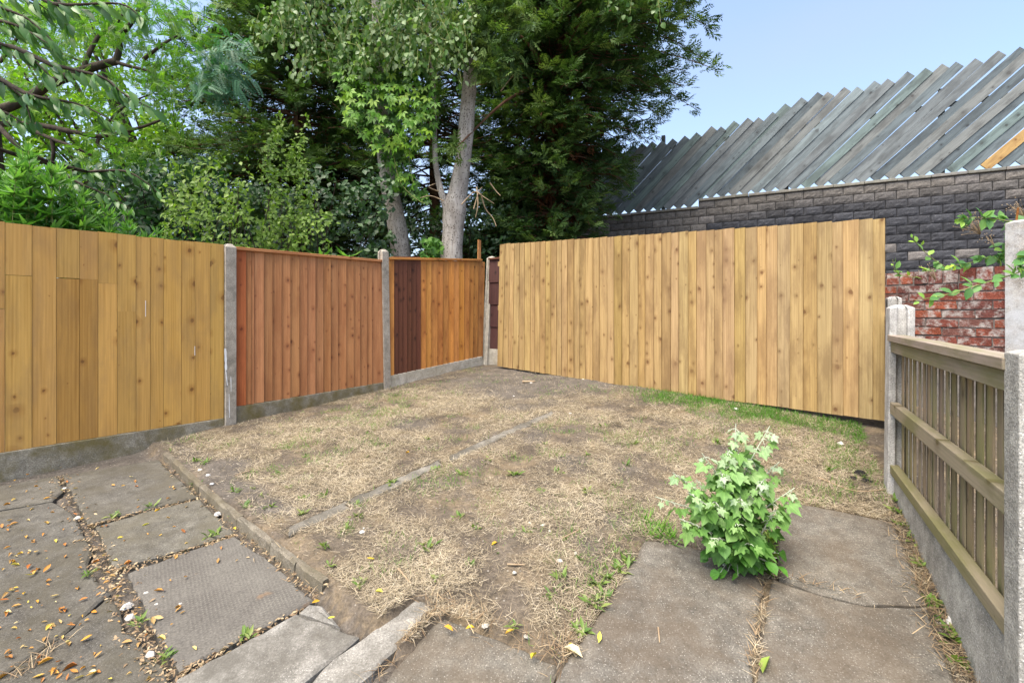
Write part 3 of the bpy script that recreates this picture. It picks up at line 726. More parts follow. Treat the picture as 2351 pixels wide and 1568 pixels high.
PALM = merge([xf(diamond(.42, .2), (.12*math.cos(a),.12*math.sin(a),0), a, s) for a, s in ((0,1),(.75,.9),(-.75,.9),(1.5,.62),(-1.5,.62))])
PINN = merge([xf(diamond(.5,.1), (.1+.085*i,0,-.02*i*i*.08), sg*1.15, .2*(1-.02*i)) for i in range(10) for sg in (1,-1)] + [xf(diamond(.5,.1), (.95,0,-.12), 0, .2)])
def spray_t(r):
    ps = []
    for i in range(6):
        x = .08+.15*i
        for sg in (1,-1): ps.append(xf(diamond(.28,.2), (x,0,-.1*x*x), sg*r.uniform(.55,.95), (.42-.32*abs(x-.35))*r.uniform(.75,1.15), r.uniform(-.25,.15)))
    return merge(ps)
SPRAYS = [spray_t(random.Random(s)) for s in range(4)]
def scatter(tmpl, pos, tang, nrm, sc, rnd=None):
    v, q = tmpl; pos = np.asarray(pos, float); N = len(pos)
    t = nz(tang); b = nz(np.cross(nz(nrm), t)); n = np.cross(t, b); sc = np.broadcast_to(np.asarray(sc, float), (N,))
    w = v[None]*sc[:,None,None]
    out = pos[:,None] + w[...,0:1]*t[:,None] + w[...,1:2]*b[:,None] + w[...,2:3]*n[:,None]
    Q = q[None] + (np.arange(N)*len(v))[:,None,None]
    r = rng.random(N) if rnd is None else rnd
    return out.reshape(-1,3), Q.reshape(-1, q.shape[1]), np.repeat(r, len(v))
def cloud(name, parent, parts, mat, org, kind='stuff'):
    V, Q, Rn, o = [], [], [], 0
    for v, q, r in parts: V.append(v); Q.append(q+o); Rn.append(r); o += len(v)
    org = Vector(org)
    ob = obj(name, nmesh(name, np.vstack(V)-np.array(org), np.vstack(Q), mat, np.clip(np.concatenate(Rn), 0, 1)), parent, Matrix.Translation(org))
    if kind: ob['kind'] = kind
    return ob
def tube(pts, radii, sides=9, rough=0.0):
    pts = np.array([tuple(p) for p in pts], float); n = len(pts); tg = nz(np.gradient(pts, axis=0)); v = []
    ref = np.array([.3,.9,.1])
    for i in range(n):
        a = nz(np.cross(tg[i], ref)); b = np.cross(tg[i], a)
        for k in range(sides):
            th = 2*math.pi*k/sides; r = radii[i]*(1+rough*random.gauss(0,1)); v.append(pts[i] + r*(math.cos(th)*a+math.sin(th)*b))
    f = [(i*sides+k, i*sides+(k+1)%sides, (i+1)*sides+(k+1)%sides, (i+1)*sides+k) for i in range(n-1) for k in range(sides)]
    return np.array(v), np.array(f)
def spline(pts, n):
    pts = np.array([tuple(p) for p in pts], float); m = len(pts); t = np.linspace(0, m-1, n); out = []
    for x in t:
        i = min(int(x), m-2); u = x-i; p0, p1, p2, p3 = pts[max(i-1,0)], pts[i], pts[i+1], pts[min(i+2,m-1)]
        out.append(.5*((2*p1)+(-p0+p2)*u+(2*p0-5*p1+4*p2-p3)*u*u+(-p0+3*p1-3*p2+p3)*u**3))
    return np.array(out)
def tubes(name, parent, lst, mat, org, smooth=True, kind=None):
    v, q = merge(lst); org = Vector(org)
    o = obj(name, nmesh(name, v-np.array(org), q, mat, None, smooth), parent, Matrix.Translation(org))
    if kind: o['kind'] = kind
    return o
def rdir(n, up=0.0):
    d = rng.normal(size=(n,3)); d[:,2] += up; return nz(d)
def leaf_mesh(name, t, mat):
    v, q = t; me = nmesh(name, v, q, mat, None, True); return me
def leaf_obj(name, me, parent, pos, tang, nrm, sc, color=None):
    t = Vector(tang).normalized(); b = Vector(nrm).normalized().cross(t)
    if b.length < 1e-3: b = t.orthogonal()
    b.normalize(); n = t.cross(b)
    M = basis(Vector(pos), t*sc, b*sc, n*sc); return obj(name, me, parent, M, color)
def gpt(x, y): return (x, y, float(lawn(x, y)))

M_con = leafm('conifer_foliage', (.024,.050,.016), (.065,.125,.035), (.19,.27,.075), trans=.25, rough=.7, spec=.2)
M_brown = leafm('dead_conifer_foliage', (.06,.022,.010), (.14,.055,.022), (.2,.09,.04), trans=.1, rough=.9, spec=.1)
M_rob = leafm('robinia_leaf', (.045,.12,.018), (.085,.195,.026), (.16,.28,.045), trans=.45)
M_robt = leafm('robinia_leaf_blue', (.03,.11,.055), (.05,.15,.075), (.07,.19,.085), trans=.25)
M_lime = leafm('backlit_leaf', (.09,.20,.012), (.18,.32,.02), (.28,.40,.04), trans=.5)
M_cher = leafm('cherry_leaf', (.035,.11,.022), (.065,.17,.032), (.14,.27,.065), attr=False, trans=.3, rough=.4, spec=.5)
M_cherb = leafm('cherry_leaf_far', (.018,.06,.018), (.035,.10,.028), (.08,.17,.05), trans=.3, rough=.4, spec=.5)
M_weed = leafm('willowherb_leaf', (.06,.18,.03), (.11,.26,.05), (.20,.36,.09), trans=.35)
M_app = leafm('apple_leaf', (.085,.16,.022), (.16,.26,.04), (.27,.36,.075), trans=.35)
M_ivy = leafm('dark_shrub_leaf', (.016,.045,.015), (.035,.085,.025), (.08,.16,.05), trans=.25, spec=.45)
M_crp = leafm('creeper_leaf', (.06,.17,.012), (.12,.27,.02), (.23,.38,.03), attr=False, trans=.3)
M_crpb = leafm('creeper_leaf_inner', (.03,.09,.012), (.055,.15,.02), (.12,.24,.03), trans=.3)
M_pop = leafm('poplar_leaf', (.045,.12,.018), (.11,.20,.045), (.27,.35,.19), trans=.32)
M_popi = leafm('poplar_shoot_leaf', (.9,.95,.9), (1,1,1), (1.08,1.04,1.05), attr=False, trans=.28, tint=True, rough=.55, vein=True)
M_brm = leafm('bramble_leaf', (.06,.16,.04), (.11,.25,.07), (.22,.38,.06), attr=False, trans=.3, tint=True)
M_grass = leafm('green_grass', (.06,.17,.015), (.10,.25,.022), (.20,.30,.06), trans=.35)
M_straw = leafm('dry_straw', (.18,.145,.10), (.39,.32,.22), (.62,.54,.41), trans=.15, rough=.8, spec=.15)
M_tuft = leafm('weed_leaf', (.07,.14,.025), (.13,.21,.04), (.25,.29,.09), trans=.3)
M_fall = leafm('fallen_leaf', (.42,.15,.035), (.50,.27,.07), (.58,.44,.2), attr=False, trans=.15, rough=.7, tint=True)
M_litter = leafm('leaf_litter', (.14,.09,.05), (.27,.19,.11), (.42,.33,.2), trans=.1, rough=.8)
M_bark = bark('poplar_bark', (.20,.175,.15), (.46,.43,.39), (.09,.075,.06))
M_cbark = bark('conifer_bark', (.085,.042,.025), (.19,.105,.065))
M_dbark = bark('dark_bark', (.03,.024,.018), (.085,.068,.05))

# ------------------------------------------------------------------ poplars: two grey trunks behind the two-tone panel
def trunk(name, parent, pix, Y, wpx, mat, n=24, base=None, sides=14, rough=.03):
    pts = [P(x, y, Y) for x, y in pix]
    rad = [w*Y/F/2 for w in wpx]
    if base is not None: pts = [base]+pts; rad = [rad[0]*1.25]+rad
    c = spline(pts, n); r = np.interp(np.linspace(0, len(rad)-1, n), range(len(rad)), rad)
    return tube(c, r, sides, rough)
def hang_leaves(paths, per, jitter, leaf, mat_sz, drop=.6):
    pos, tg, nm = [], [], []
    for p in paths:
        c = spline(p, per); d = np.gradient(c, axis=0)
        pos.append(c + rng.normal(size=c.shape)*jitter); t = nz(nz(d)*.4 + rdir(per)*.7 + np.array([0,0,-drop])); tg.append(t)
        nm.append(nz(rdir(per)*.9 + np.array([0,-.6,.6])))
    pos, tg, nm = map(np.vstack, (pos, tg, nm))
    return scatter(leaf, pos, tg, nm, mat_sz*(rng.random(len(pos))*.6+.7))
b1 = Vector(gpt((921-CX)/F*9.2+.06, 9.2)); 
t1 = thing('poplar_tree', b1, 'grey-barked tree with creeper climbing its leaning trunk', 'tree', 'poplar trees behind the fence')
tubes('trunk', t1, [trunk('t', t1, [(921,590),(908,500),(890,400),(878,300),(872,150),(866,0),(862,-160)], 9.2, [44,42,36,30,27,24,20], M_bark, base=b1)], M_bark, b1)
b2 = Vector(gpt((1040-CX)/F*8.9, 8.9))
t2 = thing('poplar_tree', b2, 'forked tree with pale speckled trunk behind the two-tone panel', 'tree', 'poplar trees behind the fence')
tk2 = tubes('trunk', t2, [trunk('t', t2, [(1038,595),(1040,540),(1044,480),(1052,440),(1062,380),(1070,300),(1078,200),(1082,120),(1090,0),(1096,-150)], 8.9, [50,48,52,44,36,36,33,30,26,20], M_bark, base=b2)], M_bark, b2)
tubes('limb', tk2, [trunk('t', t2, [(1032,500),(1018,455),(1008,420),(1000,370),(998,300),(996,200),(990,100),(985,0)], 8.85, [20,16,15,13,12,10,9,7], M_bark, sides=8)], M_bark, b2)
dead = []
for pth in ([(1060,470),(1090,440),(1110,452),(1135,468)],[(1105,445),(1115,480),(1132,500),(1140,520)],[(1088,480),(1100,440),(1108,430)],[(1008,440),(985,430),(1000,422)],[(1020,462),(990,450),(965,455)],[(1150,210),(1165,190),(1180,172)],[(1095,430),(1098,470),(1092,500)],[(1125,420),(1140,440),(1150,450)]):
    c = spline([P(x, y, 8.55+random.uniform(-.15,.1)) for x, y in pth], 8); dead.append(tube(c, np.linspace(.013,.005,8), 5))
tubes('dead_branch', tk2, dead, M_twig, b2, kind='stuff')
def poplar_crown(root, org, boxes, Y0, Y1, leaf_n):
    tw, parts = [], []
    for (x0, x1, y0, y1, n) in boxes:
        for _ in range(n):
            Y = random.uniform(Y0, Y1); x, y = random.uniform(x0, x1), random.uniform(y0, y1)
            dx = random.gauss(0, 35); a = [P(x, y, Y), P(x+dx*.6, y+random.uniform(8,35), Y-.05), P(x+dx, y+random.uniform(35,85), Y-.1)]
            tw.append(tube(spline(a, 5), np.linspace(.007,.003,5), 4))
            parts.append(hang_leaves([a], leaf_n, .05, oval(2,.75,.15,.2), .095))
    tubes('twig', root, tw, M_stem, org, kind='stuff')
    cloud('crown', root, parts, M_pop, org)
poplar_crown(t1, b1, [(630,880,-60,60,60),(690,890,40,140,50),(600,700,0,60,12),(840,960,-20,120,34),(620,900,-190,-60,25)], 8.3, 9.0, 15)
poplar_crown(t2, b2, [(880,1080,-60,60,60),(930,1080,40,130,36),(1380,1520,-80,-20,10),(1000,1200,-200,-80,18)], 8.0, 8.8, 15)

# creeper on the first trunk: each leaf it shows is its own piece
cp = thing('creeper_vine', b1+Vector((0,-.3,0)), 'bright green five-fingered creeper climbing the left grey trunk', 'vine')
poly = [(770,165),(790,90),(850,60),(930,80),(1000,180),(1005,300),(960,335),(935,365),(948,405),(990,465),(905,432),(885,372),(845,318),(800,285),(785,230)]
PX = np.stack([rng.uniform(770,1010,6000), rng.uniform(60,470,6000)], -1); PX = PX[inpoly(PX[:,0], PX[:,1], poly)]
cme = leaf_mesh('leaf', PALM, M_crp)
def creeper_pos(x, y): 
    bulge = .45*math.exp(-((y-250)/110)**2)
    return P(x, y, 8.75-bulge*random.random()**.6-random.uniform(0,.12))
for x, y in PX[:290]:
    leaf_obj('leaf', cme, cp, creeper_pos(x, y), (random.gauss(0,.5), -.45+random.gauss(0,.3), -.75), (random.gauss(0,.45), -.8, .55+random.gauss(0,.3)), random.uniform(.10,.165))
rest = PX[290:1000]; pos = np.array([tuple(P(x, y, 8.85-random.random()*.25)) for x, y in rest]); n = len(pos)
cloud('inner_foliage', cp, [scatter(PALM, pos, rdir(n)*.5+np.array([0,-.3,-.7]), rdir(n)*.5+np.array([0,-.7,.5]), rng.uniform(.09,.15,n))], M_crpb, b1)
lx = [((790,240),(815,290),(845,330),(880,350)),((905,360),(920,420),(960,460),(985,468)),((1000,260),(960,300),(940,360),(950,420))]
tubes('stem', cp, [tube(spline([P(x,y,8.6) for x,y in l], 12), np.full(12,.006), 5) for l in lx], M_stem, b1)

def pix_cloud(n, region, Ya, Yb, dens=None):
    x0, x1, y0, y1 = region; out = []
    x = rng.uniform(x0, x1, n); y = rng.uniform(y0, y1, n); k = np.ones(n, bool) if dens is None else rng.random(n) < dens(x, y)
    Y = rng.uniform(Ya, Yb, n); x, y, Y = x[k], y[k], Y[k]
    return np.stack([(x-CX)/F*Y, Y, CZ+(HY-y)/F*Y], -1)
blob = lambda x, y, cx, cy, rx, ry: np.clip(1.25-((x-cx)/rx)**2-((y-cy)/ry)**2, 0, 1)
# ------------------------------------------------------------------ conifers
def conifer(X, Y, H, prof, nb, label, group='dark conifers behind the fence', azr=(0,2*math.pi), bare=(0,0), z0=.6, spm=17.5, dead=True, extra=()):
    b = Vector(gpt(X, Y)); t = thing('conifer_tree', b, label, 'tree', group)
    c = spline([b-UP*.1, b+Vector((.05,0,H*.3)), b+Vector((-.05,.05,H*.7)), b+Vector((0,0,H))], 18)
    tubes('trunk', t, [tube(c, np.linspace(.2,.03,18), 10, .04)], M_cbark, b)
    br, pos, tg, nm, sz, rv = [], [], [], [], [], []
    bpos, btg = [], []
    for _ in range(nb):
        h = z0 + (H-z0)*random.random()**.9
        az = random.uniform(*azr); L = prof(h, az)*random.uniform(.72,1.08)
        if L < .15: continue
        d = np.array([math.cos(az), math.sin(az), 0.]); rise = random.uniform(-.12,.35)
        n = 8; s = np.linspace(0,1,n)
        pts = np.array(b)+np.array([0,0,h]) + s[:,None]*L*d + np.stack([0*s,0*s,(rise*s-.28*s*s)*L],-1) + rng.normal(size=(n,3))*.03*s[:,None]
        br.append(tube(pts, np.linspace(.028,.006,n), 4))
        m = int(L*spm)+3; u = 1-rng.random(m)**1.5*.8; k = np.clip(u*(n-1),0,n-1.001); i = k.astype(int); fr = (k-i)[:,None]
        pp = pts[i]*(1-fr)+pts[i+1]*fr
        side = np.cross(d, [0,0,1.])
        tt = d*rng.uniform(.35,1.1,(m,1)) + side*rng.normal(0,.75,(m,1)) + np.array([0,0,1])*rng.normal(.12,.35,(m,1))
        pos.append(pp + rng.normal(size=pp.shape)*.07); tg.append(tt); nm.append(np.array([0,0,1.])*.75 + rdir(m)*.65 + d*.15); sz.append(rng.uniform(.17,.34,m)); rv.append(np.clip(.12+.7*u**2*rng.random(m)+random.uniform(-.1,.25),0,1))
        if dead and h < H*.5 and random.random() < .45:
            m2_ = 5; bpos.append(pts[1]*np.ones((m2_,1)) + (pts[4]-pts[1])*rng.random((m2_,1))); btg.append(rdir(m2_)*.5+np.array([0,0,-.8]))
    for e_ in extra:          # a limb reaching forward past the grey trunk
        m = len(e_); pos.append(e_); tg.append(rdir(m)*.6+np.array([-.2,-.35,-.15])); nm.append(rdir(m)*.6+np.array([0,-.3,.8])); sz.append(rng.uniform(.17,.34,m)); rv.append(rng.uniform(.2,1,m))
        st_ = np.array(b)+np.array([0,0,6.]); en_ = e_.mean(0); br.append(tube(spline([Vector(st_), Vector(st_*.5+en_*.5)+UP*.3, Vector(en_)], 10), np.linspace(.05,.012,10), 5))
    pos, tg, nm = map(np.vstack, (pos, tg, nm)); sz, rv = np.concatenate(sz), np.concatenate(rv)
    w = rng.integers(0, 4, len(pos))
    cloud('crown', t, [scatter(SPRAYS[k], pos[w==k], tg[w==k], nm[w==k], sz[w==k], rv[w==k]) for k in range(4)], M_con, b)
    tubes('branch', t, br, M_cbark, b, kind='stuff')
    if bpos:
        bpos, btg = np.vstack(bpos), np.vstack(btg); cloud('dead_foliage', t, [scatter(SPRAYS[0], bpos, btg, rdir(len(bpos)), rng.uniform(.2,.4,len(bpos)))], M_brown, b)
    return t
def prof_r(h, az):        # its limbs flare out to the right higher up
    c, sn = math.cos(az), math.sin(az)
    r = float(np.interp(h, [0,1.5,3,4,5.4,6.4,7.4,9,11], [.7,1.0,1.3,1.9,2.35,3.1,3.6,3.4,1.2])) if c > 0 else 1.9
    if sn < -.4: r *= .8
    if c > .1 and 3.3 < h < 4.3 and random.random() < .6: r *= .4
    return r
conifer(.95, 10.9, 11.0, prof_r, 900, 'big dark conifer with brown trunk reaching right over the block wall', extra=[pix_cloud(2300, (1030,1260,-120,190), 8.1, 8.8, lambda x, y: blob(x,y,1130,40,100,150)*np.clip((vnoise(x,y,.03,99)-.2)*2.5,0,1)), pix_cloud(160, (1010,1110,270,410), 8.4, 8.75, lambda x, y: blob(x,y,1050,345,36,50)*np.clip((vnoise(x,y,.06,98)-.2)*2.5,0,1))])
conifer(-5.5, 12.0, 11.5, lambda h, az: .7+2.25*math.sin(math.pi*min(1,max(0,(h+.8)/12)))**.7, 720, 'dense dark conifer left of the two grey trunks')
conifer(-2.1, 12.4, 11.5, lambda h, az: .9+1.9*math.sin(math.pi*min(1,max(0,(h+.5)/11.5)))**.8, 420, 'dark conifer directly behind the two grey trunks', dead=False, spm=12)

# ------------------------------------------------------------------ left: robinia, lime-green tree, cherry, tall weeds, shrubs
rb = Vector(gpt(-9.6, 7.6)); rt = thing('robinia_tree', rb, 'tree with dark spreading limbs and fine feathery leaves at top left', 'tree')
tkr = tubes('trunk', rt, [tube(spline([rb-UP*.2, rb+Vector((.1,0,1.6)), rb+Vector((.35,-.1,3.2)), rb+Vector((.2,.1,5.2))], 14), np.linspace(.2,.1,14), 10, .04)], M_dbark, rb)
zz = lambda *l: [(x/3, y/3) for x, y in l]
limbs = [(zz((-330,1000),(-80,800),(180,690),(330,590),(500,520),(620,470),(800,425)), 24, 16), (zz((800,425),(825,330),(830,250),(900,170),(960,60)), 14, 8),
 (zz((580,490),(595,420),(640,320),(690,240),(770,195),(850,100)), 12, 6), (zz((800,430),(900,460),(990,480),(1080,520)), 9, 4), (zz((990,410),(1080,340),(1150,290),(1220,250)), 8, 4),
 (zz((-340,900),(0,855),(260,862),(500,910),(690,942),(850,910),(1000,870),(1140,815)), 15, 5), (zz((180,878),(370,962),(500,1010),(640,1075)), 9, 5), (zz((690,942),(678,1000),(790,1055)), 9, 5),
 (zz((700,935),(760,830),(880,720),(1040,650)), 6, 3), (zz((360,965),(370,1060),(350,1150)), 9, 6), (zz((0,430),(80,320),(160,210)), 8, 5), (zz((270,320),(420,370),(560,425)), 5, 3)]
RY = 7.0
for pth, w0, w1 in limbs:
    c = spline([P(x, y, RY+.12*math.sin(x*.03)) for x, y in pth], 16); tubes('limb', tkr, [tube(c, np.linspace(w0,w1,16)*RY/F/2, 8, .04)], M_dbark, rb)
def dens_rob(x, y):
    d = np.maximum.reduce([blob(x,y,330,50,170,80), blob(x,y,400,150,90,90)*.9, blob(x,y,240,20,220,60), blob(x,y,270,220,150,80)*.45, blob(x,y,380,240,80,70)*.5, blob(x,y,120,60,120,90)*.8, blob(x,y,250,330,130,50)*.5, blob(x,y,60,150,90,90)*.5])
    return d*np.clip((vnoise(x,y,.022,4)*.6+vnoise(x,y,.06,6)*.4-.3)*2.6, .03, 1)
pos = pix_cloud(17000, (-80,520,-160,400), 6.3, 8.4, dens_rob); n = len(pos)
parts = [scatter(PINN, pos, rdir(n)+np.array([0,-.2,-.35]), rdir(n)*.8+np.array([0,0,.8]), rng.uniform(.12,.2,n))]
cloud('crown', rt, parts, M_rob, rb)
pos = pix_cloud(520, (430,600,60,240), 6.3, 7.0, lambda x, y: np.maximum(blob(x,y,505,170,75,60), blob(x,y,520,110,60,35))*np.clip((vnoise(x,y,.05,9)-.15)*2,0,1)); n = len(pos)
cloud('crown', rt, [scatter(PINN, pos, rdir(n)*.6+np.array([.35,-.4,-.5]), rdir(n)*.4+np.array([0,-.6,.7]), rng.uniform(.22,.32,n))], M_robt, rb)

def leafy_tree(name, base, label, cat, mat, leaf, clouds, size, group=None, tw=None, twm=None, stemr=.05, top=3.0):
    b = Vector(gpt(*base)); t = thing(name, b, label, cat, group)
    parts = []
    for pos, k in clouds:
        n = len(pos); parts.append(scatter(leaf, pos, rdir(n)*.8+np.array([0,-.25,-.35]), rdir(n)*.6+np.array([0,-.55,.6]), size*rng.uniform(.7,1.3,n), np.clip(rng.random(n)*.8+k,0,1)))
    cloud('crown', t, parts, mat, b)
    allp = np.vstack([c[0] for c in clouds]); st = []
    for p in allp[rng.integers(0, len(allp), tw or 12)]:
        m = (np.array(b)*.5+p*.5) + rng.normal(size=3)*.15; m[2] = b.z+(p[2]-b.z)*.6
        st.append(tube(spline([Vector(b)+Vector((random.gauss(0,.1),random.gauss(0,.1),-.05)), Vector(m), Vector(p)], 9), np.linspace(stemr*.5,.005,9), 5))
    tubes('branch', t, st, twm or M_dbark, b, kind='stuff')
    tubes('trunk', t, [tube(spline([b-UP*.1, b+UP*top*.5+Vector((.05,0,0)), b+UP*top], 8), np.linspace(stemr,stemr*.4,8), 8, .04)], twm or M_dbark, b)
    return t
leafy_tree('garden_tree', (-7.5,11.0), 'sunlit lime green tree behind the dark limbs on the left', 'tree', M_lime, oval(1,.6,.1,.15),
   [(pix_cloud(32000, (-60,460,100,520), 9.8, 12.2, lambda x, y: np.clip((vnoise(x,y,.02,21)*.65+vnoise(x,y,.07,22)*.35-.33)*2.6,0,1)*np.clip((y-110)/140,0,1)*np.clip((470-x)/80,0,1)*np.where((x>200)&(y<260),.45,1)), 0),
    (pix_cloud(9000, (-60,300,-40,260), 9.8, 12, lambda x, y: np.clip((vnoise(x,y,.03,23)-.4)*2.5,0,1)), .1)], .13, stemr=.16, top=4.5, tw=40)
leafy_tree('garden_tree', (-6.4,9.4), 'dark green broadleaved tree low behind the tall weeds', 'tree', M_cherb, oval(2,.5,.12,.25),
   [(pix_cloud(5200, (60,520,360,560), 8.2, 9.6, lambda x, y: np.clip((vnoise(x,y,.025,31)*.6+vnoise(x,y,.08,32)*.4-.2)*2.2,0,1)*np.clip((y-350)/60,0,1)), 0)], .15, stemr=.1, top=2.6, tw=30)
# cherry branches hanging over the left fence
cb = Vector(gpt(-6.2, 5.6)); ct = thing('cherry_tree', cb, 'overhanging tree with large drooping dark green leaves, top left corner', 'tree')
tubes('trunk', ct, [tube(spline([cb-UP*.2, cb+UP*2, cb+Vector((.2,-.3,4.2))], 10), np.linspace(.13,.08,10), 9, .04)], M_dbark, cb)
rows = [[(120,10),(165,12),(277,10),(322,40)],[(-60,0),(0,18),(65,45),(125,98)],[(-60,80),(0,100),(65,128),(118,178)],[(120,150),(166,160),(240,180),(283,215),(345,248)],
        [(60,215),(97,225),(187,242),(280,290)],[(-60,150),(0,185),(53,227),(72,278)],[(-40,40),(40,60),(110,100)],[(90,-40),(130,-5),(150,40),(160,75)],[(200,395),(283,393),(330,415),(365,445)],[(120,380),(180,420),(240,445),(300,480)],[(-40,-20),(60,-5),(110,25)],[(-50,240),(20,262),(60,290)]]
OV = leaf_mesh('leaf', oval(2,.42,.2,.28), M_cher); nl = 0; tw = []
for r_ in rows:
    Y = random.uniform(4.3,4.9) if r_[0][1] < 350 else 6.2
    c = spline([P(x, y, Y) for x, y in r_], 16); d = nz(np.gradient(c, axis=0))
    lead = np.array([tuple(cb+Vector((.15,-.2,random.uniform(2.4,3.9)))), tuple(P(r_[0][0]-130, r_[0][1]-40, 5.1))])
    whole = np.vstack([spline(np.vstack([lead, c[:1]]), 10)[:-1], c])
    bo = tubes('branch', ct, [tube(whole, np.linspace(.03,.004,len(whole)), 6)], M_dbark, cb)
    m = int(np.linalg.norm(c[-1]-c[0])/.034)
    for k in range(m):
        i = min(15, int(k/m*16)); sg = 1 if k % 2 else -1
        tg = d[i]*.7 + np.array([sg*.28+random.gauss(0,.15), random.gauss(-.1,.35), -.75+random.gauss(0,.18)])
        if nl < 300: leaf_obj('leaf', OV, bo, c[i]+rng.normal(size=3)*.02, tg, (sg*.5+random.gauss(0,.3), -.75, .55), random.uniform(.12,.185)); nl += 1
# tall weeds behind the yellow panel
nwv, nwf = blade(.2, -.3)
for i in range(60):
    px = random.uniform(-40, 350); t_ = on_line(px, P1, u01); 
    Yb = max(3.6, (P1+u01*t_).y) + random.uniform(.38, .8)
    hpx = 535 - (150*math.exp(-((px-60)/130)**2) + 42 + random.uniform(-60, 20)) + max(0,(px-200)*.1)
    tp_ = P(px+random.gauss(0,14), hpx, Yb-.05); b = Vector(gpt((px-CX)/F*Yb, Yb)); 
    wh = 'at the left edge of the photo' if px < 90 else 'above the middle of the yellow panel' if px < 220 else 'above the right part of the yellow panel'
    t = thing('tall_weed', b, 'tall narrow-leaved green weed ' + wh, 'weed', 'tall weeds ' + wh)
    c = spline([b, b.lerp(tp_, .5)+Vector((random.gauss(0,.05),0,0)), tp_], 20); tubes('stem', t, [tube(c, np.linspace(.006,.002,20), 4)], M_stem, b)
    m = 120; u = .5+.5*rng.random(m)**.8; k = np.clip(u*19, 0, 18.99).astype(int); a = rng.uniform(0, 2*np.pi, m)
    el = rng.normal(.35,.3,m)+.6*np.clip((u-.75)/.25,0,1); tg = np.stack([np.cos(a)*np.cos(el), np.sin(a)*np.cos(el), np.sin(el)-.05], -1)
    cloud('foliage', t, [scatter((nwv, nwf), c[k], tg, np.tile([0,0,1.],(m,1))+rdir(m)*.7, rng.uniform(.09,.17,m)*(1.15-.5*np.clip((u-.8)/.2,0,1)), np.clip(rng.random(m)*.7+.3*(u>.85),0,1))], M_weed, b)
# shrubs over the reddish panel
def shrub(px0, px1, ytop, ybot, Y, n, mat, leaf, size, label, seed, shoots=8, stemm=M_dbark, dens=None, name='shrub'):
    b = (((px0+px1)/2-CX)/F*Y, Y+.1)
    dn = dens or (lambda x, y: np.clip((vnoise(x,y,.03,seed)*.6+vnoise(x,y,.09,seed+1)*.4-.22)*2.4,0,1)*np.clip((y-ytop)/ (30+60*vnoise(x,y,.03,seed+2)),0,1))
    return leafy_tree(name, b, label, 'shrub', mat, leaf, [(pix_cloud(n, (px0,px1,ytop,ybot), Y-.55, Y+.5, dn), 0)], size, 'shrubs behind the fence', shoots, stemm, .025, 1.2)
OV2 = oval(1,.62,.15,.15)
shrub(375,575,350,600,6.6,2400,M_app,OV2,.075,'loose light green shrub just left of the first concrete post',41,16)
def spire(cx, w, y0):
    return lambda x, y: np.clip(1.2-((x-cx-12*np.sin(y*.03))/(w*np.clip((y-y0)/160+.35,0,1.3)))**2,0,1)*np.clip((vnoise(x,y,.07,51)-.12)*2,0,1)*(y > y0)
shrub(590,670,255,600,7.3,1900,M_app,OV2,.07,'tall yellowish green shoot behind the reddish panel, left of the pair',44,5,dens=spire(632,26,258))
shrub(650,730,255,600,7.5,1900,M_app,OV2,.07,'tall yellowish green shoot behind the reddish panel, right of the pair',47,5,dens=spire(690,24,258))
shrub(480,780,420,605,7.2,2600,M_app,OV2,.075,'low light green scrub along the top of the reddish panel',61,14,dens=lambda x, y: np.clip((y-430-80*vnoise(x,y,.02,62))/60,0,1)*np.clip((vnoise(x,y,.04,63)-.3)*2.2,0,1))
shrub(560,905,330,610,8.4,5200,M_ivy,oval(1,.75,.1,.15),.10,'dark leafy ivy shrub left of the grey trunks',71,20,dens=lambda x, y: np.clip((y-340-90*vnoise(x,y,.015,72))/60,0,1)*np.clip((vnoise(x,y,.05,73)-.18)*2.2,0,1))
shrub(300,620,400,610,9.2,3600,M_ivy,OV2,.11,'dark undergrowth behind the light green shrub',81,16)
shrub(900,1180,440,620,10.2,4200,M_ivy,OV2,.11,'dark undergrowth low between and behind the two grey trunks',91,14)
shrub(972,1012,548,605,8.3,130,M_crpb,oval(2,.6,.12,.2),.14,'small broad-leaved plant between the two grey trunks',95,5,M_stem,dens=lambda x, y: np.ones_like(x))
for px, lb in ((800,'wispy narrow-leaved weed peeping over the reddish panel'),(740,'second wispy weed peeping over the reddish panel, nearer the shrubs')):
    b = Vector(gpt((px-CX)/F*6.9, 6.9)); t = thing('tall_weed', b, lb, 'weed')
    tp_ = P(px, 590, 6.85); c = spline([b, b.lerp(tp_,.5), tp_], 10); tubes('stem', t, [tube(c, np.linspace(.006,.003,10), 4)], M_stem, b)
    m = 40; a = rng.uniform(0,2*np.pi,m); cloud('foliage', t, [scatter((nwv,nwf), c[rng.integers(7,10,m)], np.stack([np.cos(a),np.sin(a),rng.uniform(0,.9,m)],-1), np.tile([0,0,1.],(m,1)), rng.uniform(.15,.28,m))], M_weed, b)

# ------------------------------------------------------------------ poplar shoot growing between the slabs
def lobed():
    ang = np.radians([180,150,112,92,72,55,40,22,0,-22,-40,-55,-72,-92,-112,-150]); rr = np.array([.12,.42,.62,.40,.72,.86,.55,.66,1.05,.66,.55,.86,.72,.40,.62,.42])
    v = [(.32,0,0)]+[(.32+r*.66*math.cos(a), r*.62*math.sin(a), .10*abs(math.sin(a))*r-.16*max(0,.32+r*.66*math.cos(a))**2) for a, r in zip(ang, rr)]
    f = [(0, i+1, (i+1)%16+1) for i in range(16)]
    return np.array(v), np.array(f)
LB = leaf_mesh('leaf', lobed(), M_popi); LO = leaf_mesh('leaf', oval(2,.85,.15,.2), M_popi)
pb = G(1690, 1292); ps = thing('poplar_shoot', pb, 'bushy green and silver poplar shoot growing between the right slabs', 'plant')
